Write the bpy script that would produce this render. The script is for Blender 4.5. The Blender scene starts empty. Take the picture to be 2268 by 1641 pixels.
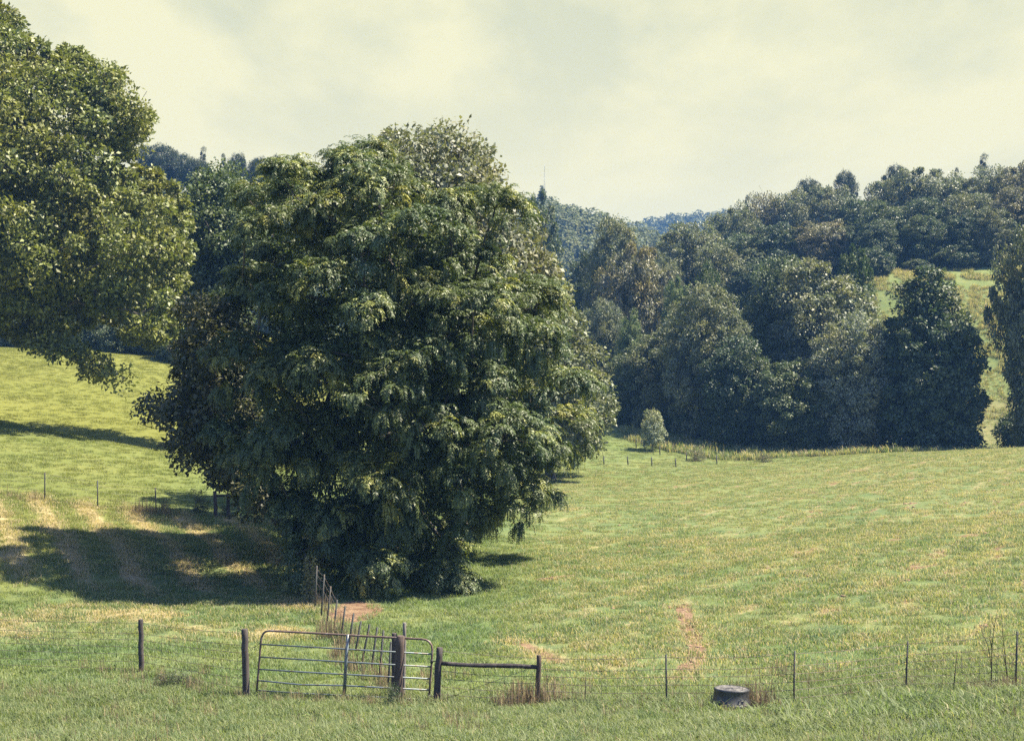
import bpy, math, random
import numpy as np
from mathutils import Vector

random.seed(7)
RNG = np.random.default_rng(11)
scene = bpy.context.scene
COL = scene.collection
R = math.radians

# ------------------------------------------------------------------ camera
CAM_Z = 6.5
F = 3150.0                      # focal length in units of a 2268-wide frame
CX, CY, HOR = 1134.0, 820.5, 870.0
PITCH = math.atan((HOR - CY) / F)
cd = bpy.data.cameras.new('camera'); cam = bpy.data.objects.new('camera', cd); COL.objects.link(cam)
cam.location = (0, 0, CAM_Z); cam.rotation_euler = (R(90) + PITCH, 0, 0)
cd.sensor_width = 36; cd.lens = 36 * F / 2268; cd.clip_start = 0.1; cd.clip_end = 6000
scene.camera = cam

# ------------------------------------------------------------------ light
SUN_AZ, SUN_EL = 84.0, 57.0      # azimuth to the right of the view, elevation
SUN_STRENGTH, SKY_STRENGTH, EXPOSURE = 5.0, 0.05, 1.7
HAZE = 0.00025
sv = Vector((math.sin(R(SUN_AZ)) * math.cos(R(SUN_EL)), math.cos(R(SUN_AZ)) * math.cos(R(SUN_EL)), math.sin(R(SUN_EL))))
sl = bpy.data.lights.new('sun', 'SUN'); sl.energy = SUN_STRENGTH; sl.angle = R(0.5); sl.color = (1.0, 0.9, 0.68)
so = bpy.data.objects.new('sun', sl); COL.objects.link(so)
so.rotation_euler = (-sv).to_track_quat('-Z', 'Y').to_euler(); so.location = (40, 20, 60)

world = bpy.data.worlds.new('World'); scene.world = world; world.use_nodes = True
def world_nodes():
    nt = world.node_tree; N = nt.nodes; L = nt.links; N.clear()
    out = N.new('ShaderNodeOutputWorld'); bg = N.new('ShaderNodeBackground'); bg.inputs[1].default_value = SKY_STRENGTH
    sky = N.new('ShaderNodeTexSky'); sky.sky_type = 'NISHITA'; sky.sun_disc = False
    sky.sun_elevation = R(SUN_EL); sky.sun_rotation = R(SUN_AZ); sky.dust_density = 1.0
    tc = N.new('ShaderNodeTexCoord')
    sep = N.new('ShaderNodeSeparateXYZ'); L.new(tc.outputs['Generated'], sep.inputs[0])
    # cloud layer: project the direction on a high plane so that clouds flatten towards the horizon
    add = N.new('ShaderNodeMath'); add.operation = 'ADD'; L.new(sep.outputs[2], add.inputs[0]); add.inputs[1].default_value = 0.12
    dx = N.new('ShaderNodeMath'); dx.operation = 'DIVIDE'; L.new(sep.outputs[0], dx.inputs[0]); L.new(add.outputs[0], dx.inputs[1])
    dy = N.new('ShaderNodeMath'); dy.operation = 'DIVIDE'; L.new(sep.outputs[1], dy.inputs[0]); L.new(add.outputs[0], dy.inputs[1])
    cmb = N.new('ShaderNodeCombineXYZ'); L.new(dx.outputs[0], cmb.inputs[0]); L.new(dy.outputs[0], cmb.inputs[1])
    mp = N.new('ShaderNodeMapping'); mp.inputs['Location'].default_value = (3.4, 1.2, 0.0); mp.inputs['Scale'].default_value = (1.0, 0.45, 1); L.new(cmb.outputs[0], mp.inputs[0])
    n1 = N.new('ShaderNodeTexNoise'); n1.inputs['Scale'].default_value = 2.1; n1.inputs['Detail'].default_value = 8; n1.inputs['Roughness'].default_value = 0.58; n1.inputs['Distortion'].default_value = 0.2
    L.new(mp.outputs[0], n1.inputs[0])
    rmp = N.new('ShaderNodeValToRGB'); e = rmp.color_ramp.elements
    e[0].position = 0.40; e[0].color = (4.75, 4.65, 2.85, 1); e[1].position = 0.58; e[1].color = (6.2, 5.75, 3.25, 1)
    L.new(n1.outputs[0], rmp.inputs[0])
    # warm haze brightening to the horizon
    hz = N.new('ShaderNodeMapRange'); hz.interpolation_type = 'SMOOTHSTEP'; L.new(sep.outputs[2], hz.inputs[0])
    hz.inputs[1].default_value = 0.27; hz.inputs[2].default_value = 0.08; hz.inputs[3].default_value = 0.0; hz.inputs[4].default_value = 0.85
    mh = N.new('ShaderNodeMix'); mh.data_type = 'RGBA'; L.new(hz.outputs[0], mh.inputs[0]); L.new(rmp.outputs[0], mh.inputs[6]); mh.inputs[7].default_value = (6.6, 5.75, 2.75, 1)
    # thin out the cloud towards the zenith, where clear blue remains
    zf = N.new('ShaderNodeMapRange'); zf.interpolation_type = 'SMOOTHSTEP'; L.new(sep.outputs[2], zf.inputs[0])
    zf.inputs[1].default_value = 0.30; zf.inputs[2].default_value = 0.62; zf.inputs[3].default_value = 1.0; zf.inputs[4].default_value = 0.12
    # and behind the camera
    yf = N.new('ShaderNodeMapRange'); yf.interpolation_type = 'SMOOTHSTEP'; L.new(sep.outputs[1], yf.inputs[0])
    yf.inputs[1].default_value = -0.2; yf.inputs[2].default_value = 0.6; yf.inputs[3].default_value = 0.15; yf.inputs[4].default_value = 1.0
    mu = N.new('ShaderNodeMath'); mu.operation = 'MULTIPLY'; L.new(zf.outputs[0], mu.inputs[0]); L.new(yf.outputs[0], mu.inputs[1])
    blue = N.new('ShaderNodeVectorMath'); blue.operation = 'MULTIPLY'; L.new(sky.outputs[0], blue.inputs[0]); blue.inputs[1].default_value = (1.0, 1.15, 1.7)
    mx = N.new('ShaderNodeMix'); mx.data_type = 'RGBA'; L.new(mu.outputs[0], mx.inputs[0]); L.new(blue.outputs[0], mx.inputs[6]); L.new(mh.outputs[2], mx.inputs[7])
    L.new(mx.outputs[2], bg.inputs[0]); L.new(bg.outputs[0], out.inputs[0])
world_nodes()

vs = scene.view_settings
scene.display_settings.display_device = 'sRGB'
vs.view_transform = 'Standard'; vs.look = 'None'; vs.exposure = EXPOSURE; vs.gamma = 1; vs.use_curve_mapping = False
cy = scene.cycles
cy.use_denoising = False
cy.max_bounces = 8; cy.diffuse_bounces = 3; cy.glossy_bounces = 2; cy.transmission_bounces = 4; cy.transparent_max_bounces = 8; cy.volume_bounces = 1
cy.caustics_reflective = False; cy.caustics_refractive = False

# ------------------------------------------------------------------ helpers
def P(px, py, Y):
    """point at forward distance Y that the photograph shows at (px, py)"""
    px = np.asarray(px, float); py = np.asarray(py, float); Y = np.asarray(Y, float)
    u = (px - CX) / F; v = (CY - py) / F
    ry = math.cos(PITCH) - v * math.sin(PITCH); rz = math.sin(PITCH) + v * math.cos(PITCH)
    t = Y / ry
    return np.stack(np.broadcast_arrays(u * t, Y, CAM_Z + rz * t), -1)

def _hash(ix, iy, iz, seed):
    h = (ix.astype(np.int64) * 374761393 + iy.astype(np.int64) * 668265263 + iz.astype(np.int64) * 2147483647 + seed * 1274126177) & 0xffffffff
    h = ((h ^ (h >> 13)) * 1274126177) & 0xffffffff
    h = h ^ (h >> 16)
    return (h & 0xffffff) / float(0xffffff)
def noise3(p, scale=1.0, seed=0):
    p = np.asarray(p, float) / scale
    i = np.floor(p).astype(np.int64); f = p - i; f = f * f * (3 - 2 * f)
    r = 0
    for a in (0, 1):
        for b in (0, 1):
            for c in (0, 1):
                w = (f[:, 0] if a else 1 - f[:, 0]) * (f[:, 1] if b else 1 - f[:, 1]) * (f[:, 2] if c else 1 - f[:, 2])
                r = r + w * _hash(i[:, 0] + a, i[:, 1] + b, i[:, 2] + c, seed)
    return r
def fbm2(x, y, scale, seed=0, octaves=3):
    s = 0; a = 0.5; tot = 0
    for k in range(octaves):
        s = s + a * noise3(np.stack([x, y, np.zeros_like(x) + 0.5], -1), scale, seed + k); tot += a; a *= 0.5; scale *= 0.5
    return s / tot
def sstep(a, b, x):
    t = np.clip((x - a) / (b - a), 0, 1); return t * t * (3 - 2 * t)

def mesh_from(name, verts, faces, mat=None, smooth=False):
    """verts (N,3); faces: an (M,k) array or a list of such arrays"""
    me = bpy.data.meshes.new(name)
    verts = np.asarray(verts, np.float32)
    if not isinstance(faces, list): faces = [faces]
    faces = [np.asarray(f, np.int32) for f in faces if len(f)]
    loops = np.concatenate([f.ravel() for f in faces]); sizes = np.concatenate([np.full(len(f), f.shape[1], np.int32) for f in faces])
    starts = np.concatenate([[0], np.cumsum(sizes)[:-1]]).astype(np.int32)
    me.vertices.add(len(verts)); me.vertices.foreach_set('co', verts.ravel())
    me.loops.add(len(loops)); me.loops.foreach_set('vertex_index', loops.astype(np.int32))
    me.polygons.add(len(sizes)); me.polygons.foreach_set('loop_start', starts); me.polygons.foreach_set('loop_total', sizes)
    if smooth: me.polygons.foreach_set('use_smooth', np.ones(len(sizes), bool))
    me.update(calc_edges=True); me.validate()
    if mat: me.materials.append(mat)
    return me
def obj(name, me, parent=None, loc=None):
    o = bpy.data.objects.new(name, me); COL.objects.link(o)
    if parent: o.parent = parent
    if loc is not None: o.location = loc
    return o
def tag(o, label=None, cat=None, group=None, kind=None):
    if label: o['label'] = label
    if cat: o['category'] = cat
    if group: o['group'] = group
    if kind: o['kind'] = kind
    return o
def thing(name, label, cat, loc, group=None):
    o = bpy.data.objects.new(name, None); COL.objects.link(o); o.location = [float(v) for v in loc]; o.empty_display_size = 0.3
    return tag(o, label, cat, group)

class MB:
    """collects tubes, boxes and lathes into one mesh"""
    def __init__(s): s.v = []; s.q = []; s.t = []; s.n = 0
    def add(s, v, q=(), t=()):
        v = np.asarray(v, float); s.v.append(v)
        if len(q): s.q.append(np.asarray(q) + s.n)
        if len(t): s.t.append(np.asarray(t) + s.n)
        s.n += len(v)
    def tube(s, pts, rad, sides=8, cap=True, jitter=0.0, rough=None):
        pts = np.asarray(pts, float); n = len(pts); rad = np.broadcast_to(np.asarray(rad, float), (n,))
        tang = np.gradient(pts, axis=0); tang /= np.linalg.norm(tang, axis=1)[:, None] + 1e-9
        ref = np.array([0.0, 0, 1]) if abs(tang[0][2]) < 0.9 else np.array([1.0, 0, 0])
        rings = []
        for i in range(n):
            a = np.cross(tang[i], ref); a /= np.linalg.norm(a); b = np.cross(tang[i], a)
            th = np.arange(sides) / sides * 2 * math.pi
            rr = rad[i] * (1 + jitter * (RNG.random(sides) - 0.5)) if rough is None else rad[i] * rough * (1 + jitter * (RNG.random(sides) - 0.5))
            rings.append(pts[i] + (np.cos(th) * rr)[:, None] * a + (np.sin(th) * rr)[:, None] * b)
        v = np.concatenate(rings); q = []
        for i in range(n - 1):
            for k in range(sides):
                q.append((i * sides + k, i * sides + (k + 1) % sides, (i + 1) * sides + (k + 1) % sides, (i + 1) * sides + k))
        t = []
        if cap:
            v = np.concatenate([v, pts[:1], pts[-1:]]); c0 = n * sides; c1 = c0 + 1
            for k in range(sides):
                t.append((c0, (k + 1) % sides, k)); t.append((c1, (n - 1) * sides + k, (n - 1) * sides + (k + 1) % sides))
        s.add(v, q, t)
    def lathe(s, prof, sides=40, origin=(0, 0, 0)):
        prof = np.asarray(prof, float); th = np.arange(sides) / sides * 2 * math.pi; n = len(prof)
        v = np.stack([np.outer(prof[:, 0], np.cos(th)), np.outer(prof[:, 0], np.sin(th)), np.repeat(prof[:, 1][:, None], sides, 1)], -1).reshape(-1, 3) + np.asarray(origin)
        q = [(i * sides + k, i * sides + (k + 1) % sides, (i + 1) * sides + (k + 1) % sides, (i + 1) * sides + k) for i in range(n - 1) for k in range(sides)]
        s.add(v, q)
    def build(s, name, mat, parent=None, smooth=True, loc=None, base=None):
        v = np.concatenate(s.v)
        if base is not None: v = v - np.asarray(base)
        fs = []
        if s.q: fs.append(np.concatenate(s.q))
        if s.t: fs.append(np.concatenate(s.t))
        return obj(name, mesh_from(name, v, fs, mat, smooth), parent, loc)

# ------------------------------------------------------------------ materials
def new_mat(name):
    m = bpy.data.materials.new(name); m.use_nodes = True; nt = m.node_tree; nt.nodes.clear()
    out = nt.nodes.new('ShaderNodeOutputMaterial'); return m, nt.nodes, nt.links, out
def mixc(N, L, fac, a, b, blend='MIX'):
    m = N.new('ShaderNodeMix'); m.data_type = 'RGBA'; m.blend_type = blend
    for sock, val in ((0, fac), (6, a), (7, b)):
        if isinstance(val, (int, float)): m.inputs[sock].default_value = val
        elif isinstance(val, tuple): m.inputs[sock].default_value = (*val, 1)
        else: L.new(val, m.inputs[sock])
    return m.outputs[2]
def noise(N, L, scale, detail=4, rough=0.55, coord='pos', stretch=None):
    t = N.new('ShaderNodeTexNoise'); t.inputs['Scale'].default_value = scale; t.inputs['Detail'].default_value = detail; t.inputs['Roughness'].default_value = rough
    if coord == 'pos': g = N.new('ShaderNodeNewGeometry'); c = g.outputs['Position']
    else: g = N.new('ShaderNodeTexCoord'); c = g.outputs['Object']
    if stretch:
        mp = N.new('ShaderNodeMapping'); mp.inputs['Scale'].default_value = stretch; L.new(c, mp.inputs[0]); c = mp.outputs[0]
    L.new(c, t.inputs['Vector']); return t.outputs[0]
def remap(N, L, v, a, b, c=0.0, d=1.0):
    m = N.new('ShaderNodeMapRange'); L.new(v, m.inputs[0])
    for i, x in enumerate((a, b, c, d)): m.inputs[i + 1].default_value = x
    return m.outputs[0]
def attr(N, name, kind='GEOMETRY'):
    a = N.new('ShaderNodeAttribute'); a.attribute_name = name; a.attribute_type = kind; return a.outputs['Fac']

def leaf_material(name, trans=0.34, spec=0.4, rough=0.5):
    m, N, L, out = new_mat(name)
    oi = N.new('ShaderNodeObjectInfo'); g = N.new('ShaderNodeNewGeometry')
    var = remap(N, L, g.outputs['Random Per Island'], 0, 1, 0.62, 1.38)
    vm = N.new('ShaderNodeVectorMath'); vm.operation = 'SCALE'; L.new(oi.outputs['Color'], vm.inputs[0]); L.new(var, vm.inputs['Scale'])
    big = noise(N, L, 0.35, 2)
    tint = mixc(N, L, remap(N, L, big, 0.4, 0.65), vm.outputs[0], (1.18, 1.02, 0.72), 'MULTIPLY')
    bs = N.new('ShaderNodeBsdfPrincipled'); L.new(tint, bs.inputs['Base Color']); bs.inputs['Roughness'].default_value = rough; bs.inputs['Specular IOR Level'].default_value = spec
    tr = N.new('ShaderNodeBsdfTranslucent'); L.new(mixc(N, L, 1.0, tint, (1.5, 1.6, 0.7), 'MULTIPLY'), tr.inputs[0])
    mx = N.new('ShaderNodeMixShader'); mx.inputs[0].default_value = trans; L.new(bs.outputs[0], mx.inputs[1]); L.new(tr.outputs[0], mx.inputs[2]); L.new(mx.outputs[0], out.inputs[0])
    return m
M_LEAF = leaf_material('leaf', 0.20)
M_NEEDLE = leaf_material('needle', 0.15, 0.3)
M_FAR = leaf_material('far_leaf', 0.15, 0.08, 0.9)

def bark_material(name, c1, c2):
    m, N, L, out = new_mat(name)
    n = noise(N, L, 7, 5, 0.65, 'obj', (1, 1, 0.15))
    bs = N.new('ShaderNodeBsdfPrincipled'); L.new(mixc(N, L, remap(N, L, n, 0.35, 0.65), c1, c2), bs.inputs['Base Color']); bs.inputs['Roughness'].default_value = 0.9
    bp = N.new('ShaderNodeBump'); bp.inputs['Strength'].default_value = 0.7; bp.inputs['Distance'].default_value = 0.03; L.new(n, bp.inputs['Height']); L.new(bp.outputs[0], bs.inputs['Normal'])
    L.new(bs.outputs[0], out.inputs[0]); return m
M_BARK = bark_material('bark', (0.035, 0.03, 0.028), (0.11, 0.095, 0.08))
M_POST = bark_material('weathered_post', (0.028, 0.024, 0.026), (0.085, 0.068, 0.062))
M_POST_RED = bark_material('reddish_post', (0.045, 0.033, 0.028), (0.105, 0.072, 0.058))
M_POST_GREY = bark_material('grey_post', (0.10, 0.09, 0.085), (0.24, 0.21, 0.19))

def metal_paint(name, base, rust, amount, metallic=0.6, rough=0.5):
    m, N, L, out = new_mat(name)
    n = noise(N, L, 9, 5, 0.6, 'obj')
    bs = N.new('ShaderNodeBsdfPrincipled'); L.new(mixc(N, L, remap(N, L, n, 0.65 - amount, 0.75 - amount), base, rust), bs.inputs['Base Color'])
    bs.inputs['Roughness'].default_value = rough; bs.inputs['Metallic'].default_value = metallic
    L.new(bs.outputs[0], out.inputs[0]); return m
M_GALV = metal_paint('galvanised_pipe', (0.15, 0.18, 0.20), (0.13, 0.09, 0.07), 0.12, 0.3, 0.45)
M_RUST = metal_paint('rusty_pipe', (0.13, 0.085, 0.07), (0.22, 0.18, 0.17), 0.12, 0.15, 0.7)
M_TPOST = metal_paint('dark_steel_post', (0.035, 0.04, 0.042), (0.08, 0.05, 0.035), 0.1, 0.1, 0.7)
M_WIRE = metal_paint('fence_wire', (0.16, 0.14, 0.13), (0.10, 0.06, 0.04), 0.2, 0.3, 0.6)

# straw and soil cover fractions reach both the ground and the grass as attributes
C_GRASS1, C_GRASS2, C_GRASS3 = (0.124, 0.176, 0.064), (0.192, 0.220, 0.086), (0.094, 0.148, 0.074)
C_STRAW, C_SOIL = (0.42, 0.34, 0.19), (0.24, 0.165, 0.105)
def grass_colour(N, L, kind):
    a = noise(N, L, 0.22, 4, 0.6); b = noise(N, L, 1.7, 4, 0.6)
    c = mixc(N, L, remap(N, L, a, 0.38, 0.62), C_GRASS1, C_GRASS2)
    c = mixc(N, L, remap(N, L, b, 0.45, 0.70, 0, 0.8), c, C_GRASS3)
    lush = attr(N, 'lush', kind)
    c = mixc(N, L, lush, c, mixc(N, L, remap(N, L, b, 0.3, 0.7), (0.100, 0.145, 0.062), (0.20, 0.225, 0.100)))
    gold = attr(N, 'gold', kind)
    c = mixc(N, L, gold, c, (0.175, 0.175, 0.03))
    return c
def ground_material():
    m, N, L, out = new_mat('meadow_ground')
    c = grass_colour(N, L, 'GEOMETRY')
    f1 = noise(N, L, 9, 5, 0.7); f2 = noise(N, L, 3.0, 5, 0.7)
    dry = attr(N, 'dry'); soil = attr(N, 'soil')
    def edge(cov, nz, w):
        ad = N.new('ShaderNodeMath'); ad.operation = 'ADD'; L.new(cov, ad.inputs[0]); L.new(nz, ad.inputs[1])
        return remap(N, L, ad.outputs[0], 1.0 - w, 1.0 + w)
    c = mixc(N, L, remap(N, L, f1, 0.35, 0.7, 0, 0.4), c, (0.05, 0.055, 0.03))
    c = mixc(N, L, edge(dry, f1, 0.16), c, mixc(N, L, remap(N, L, f2, 0.35, 0.65), C_STRAW, (0.22, 0.19, 0.09)))
    c = mixc(N, L, edge(soil, f1, 0.10), c, mixc(N, L, remap(N, L, f2, 0.4, 0.65), C_SOIL, (0.13, 0.075, 0.05)))
    bs = N.new('ShaderNodeBsdfPrincipled'); L.new(c, bs.inputs['Base Color']); bs.inputs['Roughness'].default_value = 1.0; bs.inputs['Specular IOR Level'].default_value = 0.1
    bp = N.new('ShaderNodeBump'); bp.inputs['Strength'].default_value = 0.8; bp.inputs['Distance'].default_value = 0.12; L.new(f1, bp.inputs['Height']); L.new(bp.outputs[0], bs.inputs['Normal'])
    L.new(bs.outputs[0], out.inputs[0]); return m
def blade_material(name):
    m, N, L, out = new_mat(name)
    c = grass_colour(N, L, 'INSTANCER')
    g = N.new('ShaderNodeNewGeometry')
    c = mixc(N, L, 1.0, c, remap(N, L, g.outputs['Random Per Island'], 0, 1, 0.74, 1.3), 'MULTIPLY')
    dry = attr(N, 'dry', 'INSTANCER')
    ad = N.new('ShaderNodeMath'); ad.operation = 'ADD'; L.new(dry, ad.inputs[0]); L.new(g.outputs['Random Per Island'], ad.inputs[1])
    c = mixc(N, L, remap(N, L, ad.outputs[0], 0.9, 1.05), c, (0.42, 0.34, 0.20))
    bs = N.new('ShaderNodeBsdfPrincipled'); L.new(c, bs.inputs['Base Color']); bs.inputs['Roughness'].default_value = 0.55; bs.inputs['Specular IOR Level'].default_value = 0.28
    tr = N.new('ShaderNodeBsdfTranslucent'); L.new(mixc(N, L, 1.0, c, (1.4, 1.5, 0.8), 'MULTIPLY'), tr.inputs[0])
    mx = N.new('ShaderNodeMixShader'); mx.inputs[0].default_value = 0.4; L.new(bs.outputs[0], mx.inputs[1]); L.new(tr.outputs[0], mx.inputs[2]); L.new(mx.outputs[0], out.inputs[0])
    return m
def plain(name, c, rough=0.9, trans=0.0, c2=None):
    m, N, L, out = new_mat(name)
    g = N.new('ShaderNodeNewGeometry')
    col = mixc(N, L, g.outputs['Random Per Island'], c, c2 or tuple(0.6 * v for v in c))
    bs = N.new('ShaderNodeBsdfPrincipled'); L.new(col, bs.inputs['Base Color']); bs.inputs['Roughness'].default_value = rough; bs.inputs['Specular IOR Level'].default_value = 0.2
    if trans:
        tr = N.new('ShaderNodeBsdfTranslucent'); L.new(col, tr.inputs[0]); mx = N.new('ShaderNodeMixShader'); mx.inputs[0].default_value = trans
        L.new(bs.outputs[0], mx.inputs[1]); L.new(tr.outputs[0], mx.inputs[2]); L.new(mx.outputs[0], out.inputs[0])
    else: L.new(bs.outputs[0], out.inputs[0])
    return m
M_GROUND = ground_material(); M_BLADE = blade_material('grass_blade')
M_DRYSTEM = plain('dry_stem', (0.17, 0.12, 0.075), 0.9, 0.2, (0.32, 0.25, 0.15))
M_CLOD = plain('soil_clod', (0.16, 0.10, 0.07), 1.0, 0.0, (0.27, 0.19, 0.125))
M_DARKSTEM = plain('dark_stem', (0.06, 0.045, 0.04), 0.9)

# ------------------------------------------------------------------ terrain
GC = [  # ground points: pixel x, pixel y, forward distance
    (0, 1641, 26), (1134, 1641, 24), (2268, 1641, 23), (312, 1490, 34), (0, 1470, 36), (543, 1530, 31), (968, 1556, 29.5), (1190, 1557, 29.5),
    (1475, 1565, 29.3), (1760, 1560, 29), (2008, 1537, 29), (2252, 1525, 29), (674, 1325, 45), (98, 1108, 61), (345, 1137, 61), (480, 1142, 62), (0, 1098, 61),
    (0, 1250, 47.5), (300, 1300, 47), (840, 1330, 45), (0, 932, 90), (200, 972, 88), (390, 1005, 88), (0, 855, 118), (180, 900, 115), (390, 960, 112),
    (0, 770, 150), (200, 775, 148), (390, 797, 145), (1134, 1100, 88), (1230, 1042, 115), (1340, 963, 139), (1446, 998, 131), (1520, 1014, 128), (1620, 1022, 126), (1134, 935, 146),
    (1900, 1010, 120), (2268, 994, 106), (2268, 1200, 51), (1700, 1200, 59), (2268, 1400, 35.5), (1600, 1400, 38), (1700, 1100, 85), (2268, 1090, 70),
    (1950, 640, 185), (2180, 612, 190), (2150, 800, 170), (2150, 978, 150), (1860, 900, 155), (1000, 900, 170), (800, 900, 150)]
_pts = [tuple(P(*g)) for g in GC] + [
    tuple(P(60, 1000, 102)[:2]) + (3.9,), tuple(P(250, 1000, 98)[:2]) + (2.6,),
    (0, 10, 3.2), (-15, 10, 3.1), (15, 10, 3.3), (0, 17, 1.7), (-12, 17, 1.6), (12, 17, 1.8), (0, 2, 4.7), (-40, 2, 4.6), (40, 2, 4.7), (0, -20, 4.9), (-40, -20, 4.9), (40, -20, 4.9),
    (-40, 35, 1.2), (45, 35, 2.6), (-50, 60, 4.5), (45, 60, 3.0), (60, 60, 4.5), (-70, 90, 9), (55, 100, 4.5), (80, 100, 7), (-90, 150, 18), (100, 140, 6), (100, 185, 24),
    (20, 170, 4.5), (20, 220, 12), (40, 230, 20), (25, 300, 18), (80, 230, 27), (90, 300, 32), (0, 200, 2.5), (0, 260, 5), (-20, 200, 5),
    (-70, 200, 20), (-40, 200, 13), (-90, 270, 38), (-60, 270, 35), (-40, 275, 29), (-20, 280, 16), (0, 320, 8), (-100, 330, 42), (-40, 330, 30), (100, 340, 32)]
_pts = np.array(_pts)
def _tps_fit(p, lam=0.3):
    s = 50.0; xy = p[:, :2] / s; n = len(p)
    d = np.linalg.norm(xy[:, None] - xy[None], axis=2); K = d * d * np.log(d + 1e-9) + np.eye(n) * lam * 1e-3
    Pm = np.c_[np.ones(n), xy]; A = np.zeros((n + 3, n + 3)); A[:n, :n] = K; A[:n, n:] = Pm; A[n:, :n] = Pm.T
    return s, xy, np.linalg.solve(A, np.r_[p[:, 2], 0, 0, 0])
_S, _XY, _W = _tps_fit(_pts)
HILLS = [(-20, 520, 125, 110, 62), (-220, 560, 100, 120, 20), (190, 560, 90, 110, 30), (150, 1000, 150, 120, 107), (-60, 1030, 130, 120, 70), (400, 1040, 150, 140, 70)]
def height(x, y):
    x = np.asarray(x, float); y = np.asarray(y, float); sh = x.shape; x = x.ravel(); y = y.ravel()
    xc = np.clip(x, -130, 130); yc = np.clip(y, -25, 340)
    q = np.c_[xc, yc] / _S; z = np.zeros(len(x))
    for i in range(0, len(x), 40000):
        d = np.linalg.norm(q[i:i + 40000, None] - _XY[None], axis=2)
        z[i:i + 40000] = (d * d * np.log(d + 1e-9)) @ _W[:-3] + _W[-3] + q[i:i + 40000] @ _W[-2:]
    z = np.clip(z, -2.5, 48)
    far = sstep(320, 440, y); z = z * (1 - far) + 8 * far
    side = sstep(120, 300, np.abs(x)); z = z * (1 - 0.5 * side) + 5 * side
    for hx, hy, sx, sy, hh in HILLS:
        z = z + far * hh * np.exp(-((x - hx) / sx) ** 2 - ((y - hy) / sy) ** 2)
    return z.reshape(sh)
def gz(x, y): return float(height(np.array([x]), np.array([y]))[0])
def on_ground(px, py, y0=18, y1=330):
    """where the sight line through (px, py) meets the ground"""
    Y = np.linspace(y0, y1, 4000); p = P(px, py, Y); d = p[:, 2] - height(p[:, 0], p[:, 1])
    k = np.argmax(d < 0) if (d < 0).any() else len(Y) - 1
    q = p[k]; q[2] = gz(q[0], q[1]); return q

def to_px(x, y, z):
    dy, dz = y, z - CAM_Z
    f = dy * math.cos(PITCH) + dz * math.sin(PITCH); u = -dy * math.sin(PITCH) + dz * math.cos(PITCH)
    return CX + F * x / np.maximum(f, 0.1), CY - F * u / np.maximum(f, 0.1)

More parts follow.
